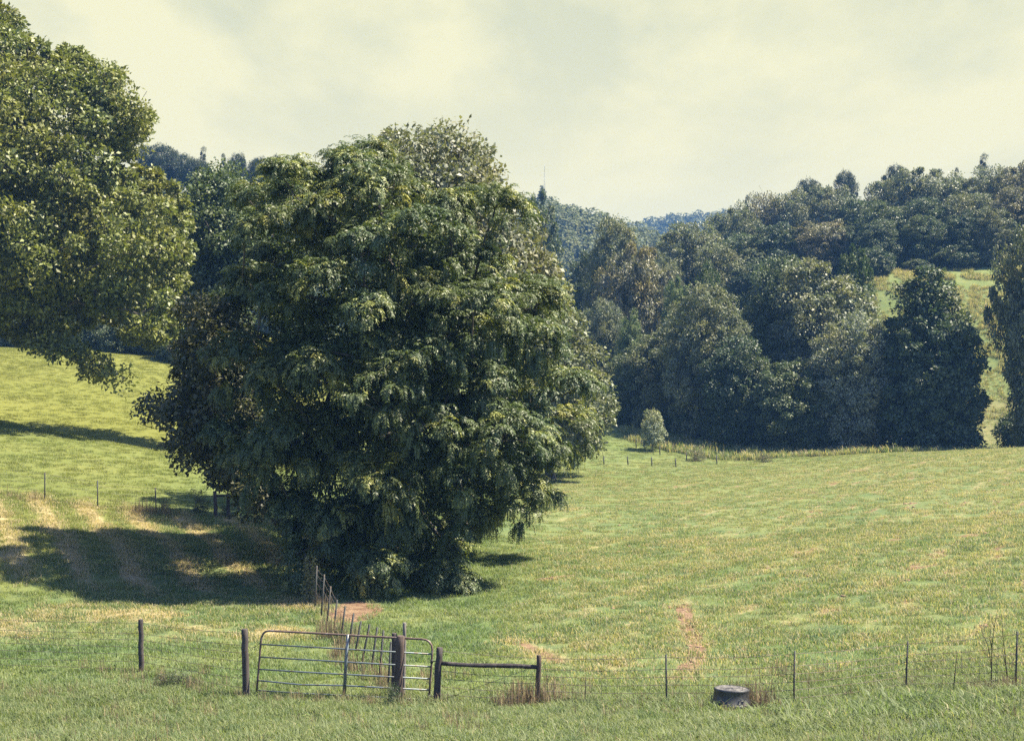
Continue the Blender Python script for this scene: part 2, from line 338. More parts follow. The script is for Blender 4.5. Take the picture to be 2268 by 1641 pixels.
def seg_dist(x, y, pts):
    d = np.full(x.shape, 1e9)
    for (ax, ay), (bx, by) in zip(pts[:-1], pts[1:]):
        vx, vy = bx - ax, by - ay; t = np.clip(((x - ax) * vx + (y - ay) * vy) / (vx * vx + vy * vy), 0, 1)
        d = np.minimum(d, np.hypot(x - ax - t * vx, y - ay - t * vy))
    return d
TRACK = [tuple(on_ground(*p)[:2]) for p in ((1512, 1335), (1522, 1385), (1545, 1430), (1540, 1465), (1500, 1505))]
TREE_DIRT = on_ground(788, 1352)
STREAK = [tuple(on_ground(*p)[:2]) for p in ((1130, 1415), (1180, 1440), (1235, 1468))]
STREAK2 = [tuple(on_ground(*p)[:2]) for p in ((1205, 1288), (1260, 1281))]
def covers(x, y):
    """fractions of straw, bare soil, lush fringe and golden grass at ground points"""
    n1 = fbm2(x, y, 2.2, 3); n2 = fbm2(x, y, 0.8, 9); n3 = fbm2(x, y, 9.0, 21)
    # raked strips on the left
    ca, sa = math.cos(R(24)), math.sin(R(24))
    u = x * ca + y * sa * 1.0; v = -x * sa + y * ca
    strip = 0.5 + 0.5 * np.sin(u * 2 * math.pi / 1.9 + (n1 - 0.5) * 3)
    reg = sstep(-6.5, -9, x) * sstep(44, 49, y) * sstep(63.5, 60.5, y)
    dry = reg * (0.08 + 0.80 * strip ** 1.6) * (0.5 + 0.95 * n1)
    reg2 = sstep(-4.5, -6.5, x) * sstep(37.5, 40, y) * sstep(47.5, 44, y) * sstep(-17, -13, x)
    dry = np.maximum(dry, reg2 * (0.95 * sstep(0.42, 0.62, n1) * 0.62 + 0.1))
    # mown rows on the right, running away to the right
    cb, sb = math.cos(R(31)), math.sin(R(31))
    ur = x * cb - y * sb; vr = x * sb + y * cb
    nr = fbm2(ur * 2.2, vr * 0.7, 1.25, 33, 4)
    rows = 0.5 + 0.5 * np.sin(ur * 2 * math.pi / 2.3 + 2.5 * (n3 - 0.5))
    regr = sstep(-1.5, 3, x) * sstep(29.5, 33, y) * sstep(150, 90, y)
    dry = np.maximum(dry, regr * (0.10 + 0.30 * sstep(0.46, 0.70, nr) + 0.15 * rows + 0.08 * sstep(8, 25, x)))
    soil = regr * (0.10 + 0.52 * sstep(0.57, 0.68, nr) * (0.45 + 0.55 * sstep(4, 12, x)) + 0.10 * rows * sstep(5, 15, x))
    soil = np.maximum(soil, reg * 0.42 * sstep(0.60, 0.75, n1) * strip)
    d = seg_dist(x, y, TRACK); soil = np.maximum(soil, (0.92 * sstep(0.30, 0.52, n2)) * 1.15 * np.exp(-(d / 0.27) ** 2)); dry = np.maximum(dry, 0.5 * np.exp(-(d / 0.6) ** 2))
    d = seg_dist(x, y, STREAK); soil = np.maximum(soil, 0.70 * np.exp(-(d / 0.35) ** 2)); dry = np.maximum(dry, 0.6 * np.exp(-(d / 0.6) ** 2))
    d = seg_dist(x, y, STREAK2); soil = np.maximum(soil, 0.85 * np.exp(-(d / 0.35) ** 2))
    d = np.hypot((x - TREE_DIRT[0]) / 1.15, (y - TREE_DIRT[1]) / 2.6); soil = np.maximum(soil, 0.92 * sstep(1.0, 0.45, d))
    lush = sstep(35.0, 28.0, y + 7 * (n3 - 0.5) + 3 * (n1 - 0.5) + 0.10 * np.minimum(x, 0))
    gold = sstep(-8, -22, x) * sstep(70, 95, y) * 0.55 + 0.22 * sstep(60, 110, y)
    gold = np.maximum(gold, 0.5 * sstep(-12, -18, x) * sstep(40, 46, y)) * (1 - lush)
    wood = sstep(137, 148, y + 0.10 * np.maximum(x, 0)) * sstep(-2, 6, x) * sstep(168, 160, y)
    soil = np.maximum(soil, 0.45 * wood)
    return dry, soil, lush, gold

def add_attr(me, **kw):
    for k, v in kw.items():
        a = me.attributes.new(k, 'FLOAT', 'POINT'); a.data.foreach_set('value', np.asarray(v, np.float32))

def build_ground():
    ys = np.concatenate([np.arange(-60, 16, 4.0), np.arange(16, 66, 0.22), np.arange(66, 170, 0.7), np.arange(170, 340, 3.0), np.arange(340, 1310, 14.0)])
    us = np.concatenate([np.linspace(-2.4, -1.25, 16)[:-1], np.linspace(-1.25, 1.25, 340), np.linspace(1.25, 2.4, 16)[1:]])
    Yg, U = np.meshgrid(ys, us, indexing='ij'); X = U * (9 + np.maximum(Yg, 0) * 0.36) * (1 + 3 * sstep(20, -10, Yg) * (np.abs(U) > 1.2))
    Z = height(X, Yg)
    x, y = X.ravel(), Yg.ravel()
    bump = (fbm2(x, y, 1.4, 5) - 0.5) * 0.16 + (fbm2(x, y, 5.0, 8) - 0.5) * 0.35 * sstep(20, 26, y) + (noise3(np.stack([x, y, x * 0], -1), 0.45, 2) - 0.5) * 0.05
    z = Z.ravel() + bump * sstep(10, 22, y)
    n, m = X.shape; idx = np.arange(n * m).reshape(n, m)
    f = np.stack([idx[:-1, :-1], idx[:-1, 1:], idx[1:, 1:], idx[1:, :-1]], -1).reshape(-1, 4)
    me = mesh_from('ground', np.stack([x, y, z], -1), f, M_GROUND, True)
    d, s, l, g = covers(x, y); add_attr(me, dry=d, soil=s, lush=l, gold=g)
    o = obj('ground', me); tag(o, kind='structure')
    return o
build_ground()
def bumpy(x, y):
    return height(x, y) + ((fbm2(x, y, 1.4, 5) - 0.5) * 0.16 + (fbm2(x, y, 5.0, 8) - 0.5) * 0.35 * sstep(20, 26, y)) * sstep(10, 22, y)

def haze():
    m, N, L, out = new_mat('haze')
    v = N.new('ShaderNodeVolumePrincipled'); v.inputs['Color'].default_value = (0.19, 0.43, 0.95, 1); v.inputs['Density'].default_value = HAZE; v.inputs['Anisotropy'].default_value = 0.0
    L.new(v.outputs[0], out.inputs['Volume'])
    x, y0, y1, z0, z1 = 1250, -100, 1400, -8, 165
    c = [(sx * x, yy, zz) for zz in (z0, z1) for yy in (y0, y1) for sx in (-1, 1)]
    o = obj('haze', mesh_from('haze', c, np.array([(0, 2, 3, 1), (4, 5, 7, 6), (0, 1, 5, 4), (2, 6, 7, 3), (0, 4, 6, 2), (1, 3, 7, 5)]), m)); tag(o, 'thin blue air haze', 'haze', kind='stuff')
haze()
# ------------------------------------------------------------------ grass (stuff)
def blade_patch(name, n, size, h0, h1, w, lean, seed, mat, heads=0.0):
    rg = np.random.default_rng(seed)
    b = np.c_[(rg.random((n, 2)) - 0.5) * size, np.zeros(n)]
    h = h0 + (h1 - h0) * rg.random(n) ** 1.6; az = rg.random(n) * 2 * math.pi; ln = lean * (0.25 + rg.random(n)) * h
    side = np.c_[np.cos(az + 1.57), np.sin(az + 1.57), np.zeros(n)] * (w * (0.6 + 0.8 * rg.random(n)))[:, None]
    out = np.c_[np.cos(az), np.sin(az), np.zeros(n)]
    mid = b + out * (ln * 0.35)[:, None] + np.c_[np.zeros((n, 2)), h * 0.62]
    tip = b + out * ln[:, None] + np.c_[np.zeros((n, 2)), h * (0.95 - 0.25 * rg.random(n))]
    v = np.stack([b - side, b + side, mid + side * 0.8, mid - side * 0.8, tip], 1).reshape(-1, 3)
    k = np.arange(n)[:, None] * 5
    me = mesh_from(name, v, [k + np.array([[0, 1, 2, 3]]), k + np.array([[3, 2, 4]])], mat)
    return bpy.data.objects.new(name, me)      # source shape for the scatter, stands nowhere itself

def scatter(name, label_cat, pts, scl, sources, attrs, seed=0):
    n = len(pts)
    me = bpy.data.meshes.new(name); me.vertices.add(n); me.vertices.foreach_set('co', np.asarray(pts, np.float32).ravel())
    add_attr(me, scl=scl, yaw=RNG.random(n) * 6.283, pick=RNG.integers(0, len(sources), n).astype(float), **attrs)
    o = obj(name, me); tag(o, label_cat[0], label_cat[1], kind='stuff')
    ng = bpy.data.node_groups.new(name + '_scatter', 'GeometryNodeTree')
    ng.interface.new_socket('Geometry', in_out='INPUT', socket_type='NodeSocketGeometry'); ng.interface.new_socket('Geometry', in_out='OUTPUT', socket_type='NodeSocketGeometry')
    N, L = ng.nodes, ng.links; gi = N.new('NodeGroupInput'); go = N.new('NodeGroupOutput')
    iop = N.new('GeometryNodeInstanceOnPoints'); iop.inputs['Pick Instance'].default_value = True
    jn = N.new('GeometryNodeGeometryToInstance')
    for s in reversed(sources):
        oi = N.new('GeometryNodeObjectInfo'); oi.inputs['Object'].default_value = s; oi.inputs['As Instance'].default_value = False; L.new(oi.outputs['Geometry'], jn.inputs[0])
    def na(nm, typ='FLOAT'):
        a = N.new('GeometryNodeInputNamedAttribute'); a.data_type = typ; a.inputs['Name'].default_value = nm; return a.outputs['Attribute']
    cx = N.new('ShaderNodeCombineXYZ'); L.new(na('yaw'), cx.inputs[2])
    L.new(gi.outputs[0], iop.inputs['Points']); L.new(jn.outputs[0], iop.inputs['Instance']); L.new(na('pick'), iop.inputs['Instance Index'])
    L.new(cx.outputs[0], iop.inputs['Rotation']); L.new(na('scl'), iop.inputs['Scale']); L.new(iop.outputs[0], go.inputs[0])
    md = o.modifiers.new('scatter', 'NODES'); md.node_group = ng
    return o

def fan_points(n, y0, y1, spread=0.40, power=1.0):
    """points over the visible fan between two distances, even per square metre"""
    Y = np.sqrt(y0 * y0 + (y1 * y1 - y0 * y0) * RNG.random(n)); X = (RNG.random(n) * 2 - 1) * (spread * Y + 1.5)
    return X, Y
SHORT = [blade_patch('short_grass_tuft', 70, 0.55, 0.05, 0.14, 0.006, 0.9, s, M_BLADE) for s in (1, 2, 3)]
LONG = [blade_patch('long_grass_tuft', 70, 0.50, 0.07, 0.22, 0.006, 0.95, s, M_BLADE) for s in (4, 5, 6)]
def grass():
    x, y = fan_points(15000, 21, 62); dry, soil, lush, gold = covers(x, y)
    keep = (RNG.random(len(x)) > soil * 1.15) & (lush < 0.9 * RNG.random(len(x)) + 0.35)
    x, y, dry, lush, gold = x[keep], y[keep], dry[keep], lush[keep], gold[keep]
    s = 0.65 + 0.7 * fbm2(x, y, 1.6, 40) + 0.3 * RNG.random(len(x))
    scatter('meadow_grass', ('short mown grass of the near meadow', 'grass'), np.c_[x, y, bumpy(x, y) - 0.01], s, SHORT, dict(dry=dry, lush=lush, gold=gold))
    x, y = fan_points(40000, 60, 165); dry, soil, lush, gold = covers(x, y)
    s = 0.65 + 0.9 * fbm2(x, y, 2.5, 41)
    vis = RNG.random(len(x)) > soil
    x, y, s, dry, lush, gold = x[vis], y[vis], s[vis], dry[vis], lush[vis], gold[vis]
    scatter('pasture_grass', ('grass of the far pasture below the woods', 'grass'), np.c_[x, y, bumpy(x, y) - 0.01], s, SHORT, dict(dry=dry, lush=lush, gold=gold))
    x, y = fan_points(8200, 20, 34.5, 0.42); dry, soil, lush, gold = covers(x, y)
    keep = lush > 0.25 + 0.5 * RNG.random(len(x)); x, y, dry, lush, gold = x[keep], y[keep], dry[keep], lush[keep], gold[keep]
    tb = on_ground(1620, 1573); s = (0.45 + 0.9 * fbm2(x, y, 1.3, 42) + 0.25 * RNG.random(len(x))) * (1 - 0.65 * np.exp(-((x - tb[0]) / 0.8) ** 2 - ((y - tb[1] + 0.4) / 1.0) ** 2))
    scatter('verge_grass', ('long unmown grass along the front of the fence', 'grass'), np.c_[x, y, bumpy(x, y) - 0.02], s, LONG, dict(dry=dry * 0.3, lush=lush, gold=gold))
grass()

# ------------------------------------------------------------------ trees
def skeleton(base, trunk, tips, step=0.9, up=0.0, path_w=0.35, seed=0):
    """grow limbs from a trunk polyline to every tip; returns node positions and parents"""
    pos = [np.asarray(p, float) for p in trunk]; par = [-1] + list(range(len(trunk) - 1)); plen = [0.0]
    for i in range(1, len(pos)): plen.append(plen[-1] + np.linalg.norm(pos[i] - pos[i - 1]))
    cap = len(trunk) + len(tips) * 14; A = np.zeros((cap, 3)); PL = np.zeros(cap); n = len(pos)
    A[:n] = pos; PL[:n] = plen; first = max(1, int(n * 0.35))
    order = np.argsort(np.linalg.norm(tips - pos[min(n - 1, first + 1)], axis=1)); rg = np.random.default_rng(seed)
    ends = []
    for ti in order:
        t = tips[ti]; d = np.linalg.norm(A[:n] - t, axis=1); cost = d + path_w * PL[:n]; cost[:first] += 6
        j = int(np.argmin(cost)); L = d[j]; k = max(1, min(10, int(round(L / step))))
        a = A[j].copy(); prev = j
        for m in range(1, k + 1):
            f = m / k; q = a + (t - a) * f + np.array([0, 0, up * L * math.sin(math.pi * f)]) + (rg.random(3) - 0.5) * 0.16 * L / k * (f < 1)
            A[n] = q; PL[n] = PL[prev] + L / k; par.append(prev); prev = n; n += 1
        ends.append((ti, prev))
    return A[:n], np.array(par), ends
def limb_mesh(name, A, par, r0, mat, trunk_n, trunk_r, sides=5, p=2.4):
    n = len(A); w = np.zeros(n); kids = [[] for _ in range(n)]
    for i in range(1, n): kids[par[i]].append(i)
    rad = np.zeros(n)
    for i in range(n - 1, -1, -1):
        w[i] = (w[i] if w[i] > 0 else r0 ** p)
        if par[i] >= 0: w[par[i]] += w[i]
    rad = w ** (1 / p); sc = trunk_r / rad[0]
    rad = np.where(rad > r0 * 1.01, r0 + (rad - r0) * (trunk_r - r0) / max(rad[0] - r0, 1e-6), rad)
    V = []; Q = []; ring_of = {}
    th = np.arange(sides) / sides * 2 * math.pi; ct, st = np.cos(th), np.sin(th)
    def ring(c, d, r):
        d = d / (np.linalg.norm(d) + 1e-9); ref = np.array([1.0, 0.13, 0]) if abs(d[2]) > 0.6 else np.array([0, 0.1, 1.0])
        a = np.cross(d, ref); a /= np.linalg.norm(a); b = np.cross(d, a)
        V.append(c + r * (ct[:, None] * a + st[:, None] * b)); return len(V) - 1
    d0 = A[1] - A[0]; ring_of[0] = ring(A[0] - np.array([0, 0, 0.3]), d0, rad[0] * 1.35)
    for i in range(1, n):
        pi = par[i]; d = A[i] - A[pi]
        main = kids[pi] and i == max(kids[pi], key=lambda k: rad[k])
        b = ring_of[pi] if main else ring(A[pi], d, rad[i])
        e = ring(A[i], d, rad[i]); ring_of[i] = e
        for k in range(sides):
            Q.append((b * sides + k, b * sides + (k + 1) % sides, e * sides + (k + 1) % sides, e * sides + k))
    return mesh_from(name, np.concatenate(V), np.array(Q), mat, True)

def unit(v): return v / (np.linalg.norm(v, axis=-1, keepdims=True) + 1e-9)
def leaves(c, d, nrm, L, W, fold=0.18):
    """folded diamond leaves; c base, d along the leaf, nrm its normal"""
    d = unit(d); s = unit(np.cross(d, nrm)); nn = np.cross(s, d)
    L = np.broadcast_to(L, (len(c),))[:, None]; W = np.broadcast_to(W, (len(c),))[:, None]
    v = np.stack([c, c + d * L * 0.45 + s * W * 0.5 + nn * W * fold, c + d * L - nn * L * 0.1, c + d * L * 0.45 - s * W * 0.5 + nn * W * fold], 1).reshape(-1, 3)
    f = np.arange(len(c))[:, None] * 4 + np.array([[0, 1, 2, 3]])
    return v, f
def leaf_clumps(tips, per, rad, L, W, centre, flat=0.7, out_w=0.6, up_w=0.7, rand=0.8, seed=0, droop=0.3):
    rg = np.random.default_rng(seed); n = len(tips) * per
    t = np.repeat(tips, per, 0); rr = np.repeat(np.broadcast_to(rad, (len(tips),)) * (0.65 + 0.7 * rg.random(len(tips))), per)
    g = unit(rg.normal(size=(n, 3))) * (rg.random(n) ** 0.45)[:, None]; g[:, 2] *= flat
    c = t + g * rr[:, None]
    o = unit(t - centre) ; d = unit(g * 0.8 + o * 0.5 + rg.normal(size=(n, 3)) * 0.6 + np.array([0, 0, -droop]))
    nrm = unit(o * out_w + np.array([0, 0, up_w]) + rg.normal(size=(n, 3)) * rand)
    s = 0.65 + 0.7 * rg.random(n)
    return leaves(c, d, nrm, L * s, W * s)

def spaced(p, gap):
    """thin out points until none is nearer than gap to another"""
    out = []; grid = {}
    for q in p:
        k = tuple(np.floor(q / gap).astype(int)); ok = True
        for a in (-1, 0, 1):
            for b in (-1, 0, 1):
                for c in (-1, 0, 1):
                    for r in grid.get((k[0] + a, k[1] + b, k[2] + c), ()):
                        if (r[0] - q[0]) ** 2 + (r[1] - q[1]) ** 2 + (r[2] - q[2]) ** 2 < gap * gap: ok = False
        if ok: grid.setdefault(k, []).append(q); out.append(q)
    return np.array(out)
def boughs(cen, rad, per, L, W, centre, seed=0, flat=0.78, rand=0.5, droop=0.2, shell=0.25, low=0.25):
    """leafy boughs: leaves gathered on the upper and outer side of each rounded bough"""
    rg = np.random.default_rng(seed); n = len(cen) * per; rad = np.broadcast_to(rad, (len(cen),))
    C = np.repeat(cen, per, 0); Rr = np.repeat(rad, per); g = unit(rg.normal(size=(n, 3))); o = unit(C - centre)
    keep = rg.random(n) < low + (1 - low) * (0.5 + 0.5 * np.clip(g[:, 2] * 0.8 + (g * o).sum(1) * 0.7, -1, 1)); C, Rr, g, o = C[keep], Rr[keep], g[keep], o[keep]; n = len(C)
    lump = 0.62 + 0.75 * noise3(C * 3.1 + g * 2.6, 1.0, seed + 9)
    p = C + g * (Rr * lump * rg.random(n) ** shell)[:, None] * np.array([1, 1, flat]) + rg.normal(size=(n, 3)) * 0.06
    nrm = unit(g * 0.8 + o * 0.25 + np.array([0, 0, 0.55]) + rg.normal(size=(n, 3)) * rand); d = unit(g * 0.7 + rg.normal(size=(n, 3)) * 0.7 + np.array([0, 0, -droop]))
    s = 0.6 + 0.8 * rg.random(n); return leaves(p, d, nrm, L * s, W * s)

def in_poly(px, py, poly):
    inside = np.zeros(px.shape, bool); j = len(poly) - 1
    for i in range(len(poly)):
        xi, yi = poly[i]; xj, yj = poly[j]
        c = ((yi > py) != (yj > py)) & (px < (xj - xi) * (py - yi) / ((yj - yi) + 1e-12) + xi); inside ^= c; j = i
    return inside
def tips_from_outline(poly, Y, thick, n, lobe=2.2, cut=0.42, shell=0.45, seed=0, D=None, inset=0.0):
    """foliage clump centres filling a rounded body with the given outline at distance Y"""
    rg = np.random.default_rng(seed); q = np.array(poly, float); lo, hi = q.min(0), q.max(0); out = []
    D = D or 0.5 * min(hi - lo); ring = [tuple(p) for p in poly] + [tuple(poly[0])]; got = 0
    while got < n:
        m = n * 3; px = lo[0] + (hi[0] - lo[0]) * rg.random(m); py = lo[1] + (hi[1] - lo[1]) * rg.random(m)
        k = in_poly(px, py, poly); px, py = px[k], py[k]; d = seg_dist(px, py, ring); k = d > inset; px, py, d = px[k], py[k], d[k]
        t = np.minimum(d / D, 1); half = thick * np.sqrt(np.maximum(1 - (1 - t) ** 2, 0.02))
        sgn = np.where(rg.random(len(px)) < 0.6, -1, 1); w = sgn * half * rg.random(len(px)) ** shell
        p = P(px, py, Y + w); ok = noise3(p, lobe, seed + 5) * 0.65 + noise3(p, lobe * 0.45, seed + 6) * 0.35 > cut
        p = p[ok]; p = p[p[:, 2] > height(p[:, 0], p[:, 1]) + 0.25]; out.append(p); got += len(p)
    return np.concatenate(out)[:n]

def tree(name, label, cat, base, crown, trunk, colour, group=None, rotz=0, scale=None):
    t = thing(name, label, cat, base, group); t.rotation_euler = (0, 0, rotz)
    if scale is not None: t.scale = scale
    a = obj('trunk', trunk, t); b = obj('crown', crown, t); b.color = (*colour, 1)
    return t

def outline_tree(name, label, poly, Y, thick, gap, brad, per, L, W, colour, root, tr, seed=0, group=None, extra=None, rim=None, trunk_top=0.55, inset=0.0, cutn=0.36, lobe=3.0, fill=(250, 60), **kw):
    rg = np.random.default_rng(seed)
    raw = tips_from_outline(poly, Y, thick, 9000, lobe, cutn, shell=0.22, seed=seed, inset=inset); cen = spaced(raw, gap)
    if extra is not None: cen = np.concatenate([cen, extra])
    rad = brad * (0.6 + 0.75 * rg.random(len(cen)))
    if rim is not None: cen = np.concatenate([cen, rim]); rad = np.concatenate([rad, brad * (0.3 + 0.35 * rg.random(len(rim)))])
    base = np.array(root, float); base[2] = gz(base[0], base[1]) - 0.1; c = cen.mean(0)
    top = np.array([c[0], c[1], base[2] + (cen[:, 2].max() - base[2]) * trunk_top])
    trunk = [base + (top - base) * f + np.array([0.25 * math.sin(f * 5 + seed), 0.2 * math.sin(f * 4 + 2), 0]) * (f > 0) for f in np.linspace(0, 1, 9)]
    sub = np.repeat(cen, 4, 0) + rg.normal(size=(len(cen) * 4, 3)) * (np.repeat(rad, 4) * 0.5)[:, None]
    A, par, ends = skeleton(base, trunk, np.concatenate([cen, sub]), step=1.2, up=0.05, seed=seed)
    v, f = boughs(cen, rad, per, L, W, c - np.array([0, 0, 2.0]), seed=seed, **kw)
    fi = tips_from_outline(poly, Y, thick * 0.72, fill[0], 2.0, 0.3, shell=0.5, seed=seed + 1, inset=inset + 1.3 * brad / Y * F * 0.6)
    v2, f2 = leaf_clumps(fi, fill[1], brad * 0.9, L * 1.1, W * 1.1, c, seed=seed + 2, droop=0.5)
    cm = mesh_from('crown', np.concatenate([v, v2]) - base, np.concatenate([f, f2 + len(v)]), M_LEAF); tm = limb_mesh('trunk', A - base, par, 0.014, M_BARK, len(trunk), tr)
    return tree(name, label, 'tree', base, cm, tm, colour, group)

OAK = [(-560, 300), (-450, 60), (-300, -60), (-120, -70), (-30, -10), (10, 30), (60, 62), (105, 115), (150, 108), (192, 118), (212, 165), (255, 155), (268, 205), (312, 250), (322, 290), (285, 335), (297, 375), (365, 395), (404, 430), (420, 540), (400, 640), (388, 735), (350, 775), (300, 765), (240, 705), (150, 742), (60, 755), (-100, 780), (-300, 760), (-480, 640)]
LIMB = [(60, 742), (150, 752), (228, 795), (268, 845), (215, 842), (160, 815), (110, 790), (75, 775)]
def left_tree():
    extra = spaced(tips_from_outline(LIMB, 84, 0.8, 60, lobe=1.0, cut=0.35, seed=4), 0.75)
    extra2 = spaced(tips_from_outline([(205, 165), (262, 150), (275, 210), (325, 260), (328, 300), (280, 330), (230, 260)], 84, 1.5, 60, lobe=1.4, cut=0.38, seed=14), 1.1)
    rim = tips_from_outline(OAK, 88, 9, 9000, 1.6, 0.44, shell=0.3, seed=19); rx, ry = to_px(rim[:, 0], rim[:, 1], rim[:, 2]); rim = spaced(rim[(seg_dist(rx, ry, OAK + OAK[:1]) < 46) & (rx > -160)], 1.05)
    root = P(-130, 900, 88)
    outline_tree('broadleaf_tree', 'huge olive green tree at the left edge whose lowest limb hangs over the hillside pasture', OAK, 88, 11, 1.45, 0.92, 360, 0.27, 0.15, (0.140, 0.165, 0.050), root, 0.65, seed=3, extra=np.concatenate([extra, extra2]), rim=rim, trunk_top=0.6, inset=30, cutn=0.48, lobe=2.4, rand=0.75, low=0.2, fill=(1200, 60))
left_tree()

# the big tree with hanging compound leaves
def fronds(origin, d, n_pairs, L, ll, lw, seed=0):
    """arching, then hanging leaf stalks with pairs of leaflets"""
    rg = np.random.default_rng(seed); n = len(origin); d = unit(d); h = unit(d * np.array([1, 1, 0]) + 1e-6)
    Lr = L * (0.6 + 0.7 * rg.random(n)); t = np.linspace(0.12, 1, n_pairs); C = []; D = []; Nn = []; S = []
    el = np.arcsin(np.clip(d[:, 2], -1, 1)); dro = 1.25 + 1.15 * rg.random(n)
    p = origin.copy(); prev = 0
    side = unit(np.cross(h, np.array([0, 0, 1.0])))
    for k in range(n_pairs):
        a = el - dro * t[k] ** 1.2; a = np.maximum(a, -1.5); seg = (t[k] - prev) * Lr; prev = t[k]
        tang = h * np.cos(a)[:, None] + np.array([0, 0, 1.0]) * np.sin(a)[:, None]; p = p + tang * seg[:, None]
        nrm = np.cross(side, tang)
        for sg in (-1, 1):
            dd = unit(tang * 0.55 + side * sg * 0.85 + np.array([0, 0, -0.35]) + rg.normal(size=(n, 3)) * 0.18)
            C.append(p); D.append(dd); Nn.append(unit(nrm + rg.normal(size=(n, 3)) * 0.3)); S.append(np.full(n, 1 - 0.45 * abs(t[k] - 0.45)) * (0.8 + 0.4 * rg.random(n)))
    C = np.concatenate(C); D = np.concatenate(D); Nn = np.concatenate(Nn); S = np.concatenate(S)
    return leaves(C, D, Nn, ll * S, lw * S)
WALNUT = [(510, 448), (545, 405), (580, 398), (612, 388), (682, 355), (762, 322), (830, 335), (900, 355), (960, 375), (1030, 405), (1095, 420), (1138, 405), (1135, 480), (1128, 560), (1180, 582), (1225, 640), (1282, 692), (1258, 760), (1245, 830), (1290, 862), (1280, 960), (1235, 1050), (1242, 1110), (1205, 1165), (1145, 1195), (1050, 1200), (1000, 1285), (930, 1325), (800, 1325), (705, 1265), (615, 1185), (565, 1105), (505, 1055), (485, 900), (475, 760), (505, 690), (525, 600), (485, 570)]
def walnut():
    Y = 51.5
    rg = np.random.default_rng(5)
    raw = tips_from_outline(WALNUT, Y, 6.0, 9000, lobe=3.2, cut=0.38, shell=0.16, seed=21, D=330, inset=42); skirt = tips_from_outline([(640, 1140), (1040, 1140), (1015, 1240), (985, 1290), (920, 1330), (800, 1330), (700, 1285)], 47.5, 1.8, 200, lobe=3, cut=0.2, seed=23); cen = spaced(np.concatenate([raw, skirt]), 1.82); nb = len(cen)
    rad = 0.6 + 0.95 * rg.random(nb) ** 1.2; base = P(850, 1270, Y); base[2] = gz(base[0], base[1]) - 0.1; c = cen.mean(0); o = unit(cen - (c - np.array([0, 0, 1.0])))
    cen = cen + o * (0.9 * (noise3(cen, 1.3, 78) - 0.45))[:, None]
    # tassels over the upper and outer side of each bough
    kt = 17; C = np.repeat(cen, kt, 0); Rr = np.repeat(rad, kt); O = np.repeat(o, kt, 0); g = unit(rg.normal(size=(nb * kt, 3)) + O * 0.55 + np.array([0, 0, 0.75]))
    tips = C + g * Rr[:, None] * np.array([1, 1, 0.8]) * (0.75 + 0.35 * rg.random(len(C)))[:, None]; ok = tips[:, 2] > height(tips[:, 0], tips[:, 1]) + 0.3; tips, g = tips[ok], g[ok]
    top = np.array([c[0] + 0.4, c[1], base[2] + 7.5]); trunk = [base + (top - base) * f + np.array([0.3 * math.sin(4 * f), 0, 0]) * (f > 0) for f in np.linspace(0, 1, 9)]
    A, par, ends = skeleton(base, trunk, np.concatenate([cen, tips]), step=0.7, up=0.08, seed=2, path_w=0.25)
    k = 17; t = np.repeat(tips, k, 0); G = np.repeat(g, k, 0); n = len(t); az = rg.random(n) * 6.283
    d = np.stack([np.cos(az), np.sin(az), 0.25 + 0.75 * rg.random(n)], -1) * 0.7 + G * 0.75
    org = t + rg.normal(size=(n, 3)) * 0.07 - G * (0.35 * rg.random(n) ** 2)[:, None]; yg = np.repeat(rg.random(len(tips)) < 0.30, k) & (rg.random(n) < 0.55)
    v, f = fronds(org[~yg], d[~yg], 10, 0.68, 0.15, 0.052, 3); vy, fy = fronds(org[yg], d[yg], 10, 0.70, 0.15, 0.052, 4)
    # inner, broader leaves close the depth of the crown
    ti = tips_from_outline(WALNUT, Y, 4.2, 850, lobe=1.4, cut=0.34, shell=0.5, seed=31, D=330, inset=105)
    v2, f2 = leaf_clumps(ti, 70, 0.65, 0.17, 0.09, c, seed=8, droop=0.6)
    cm = mesh_from('crown', np.concatenate([v, v2]) - base, np.concatenate([f, f2 + len(v)]), M_LEAF)
    ft = tree('feathery_tree', 'broad dark green tree with hanging feathery leaves behind the metal gate', 'tree', base, cm, limb_mesh('trunk', A - base, par, 0.011, M_BARK, 9, 0.34), (0.074, 0.106, 0.047))
    y = obj('sunlit_leaves', mesh_from('sunlit_leaves', vy - base, fy, M_LEAF), ft); y.color = (0.20, 0.225, 0.075, 1); y['label'] = 'paler yellow green leaves with sunlit brightness in their colour'  # sunlit look of the fronds put into leaf colour, on randomly picked tassels
walnut()
VINE = [(398, 705), (440, 662), (520, 680), (560, 800), (575, 1000), (600, 1130), (560, 1150), (480, 1078), (400, 1012), (388, 962), (332, 925), (318, 907), (385, 872), (402, 800)]
outline_tree('broadleaf_tree', 'reddish brown leaved tree pressed against the left side of the feathery tree', VINE, 53, 3.2, 0.95, 0.62, 320, 0.17, 0.12, (0.066, 0.076, 0.042), P(690, 1180, 53), 0.14, seed=41, inset=8, fill=(200, 50))
GREY = [(832, 325), (868, 293), (920, 287), (958, 302), (990, 290), (1040, 322), (1082, 338), (1102, 382), (1128, 440), (1178, 500), (1222, 570), (1238, 650), (1210, 740), (1000, 800), (800, 560)]
outline_tree('broadleaf_tree', 'grey green tree rising behind the top right of the feathery tree', GREY, 64, 5.5, 1.4, 1.0, 620, 0.21, 0.13, (0.150, 0.165, 0.118), P(1010, 1200, 64), 0.4, seed=51, inset=18)
SIDE = [(1180, 622), (1240, 655), (1288, 722), (1326, 792), (1342, 860), (1368, 902), (1352, 968), (1318, 1008), (1250, 1032), (1150, 1036), (1050, 900), (1080, 700)]
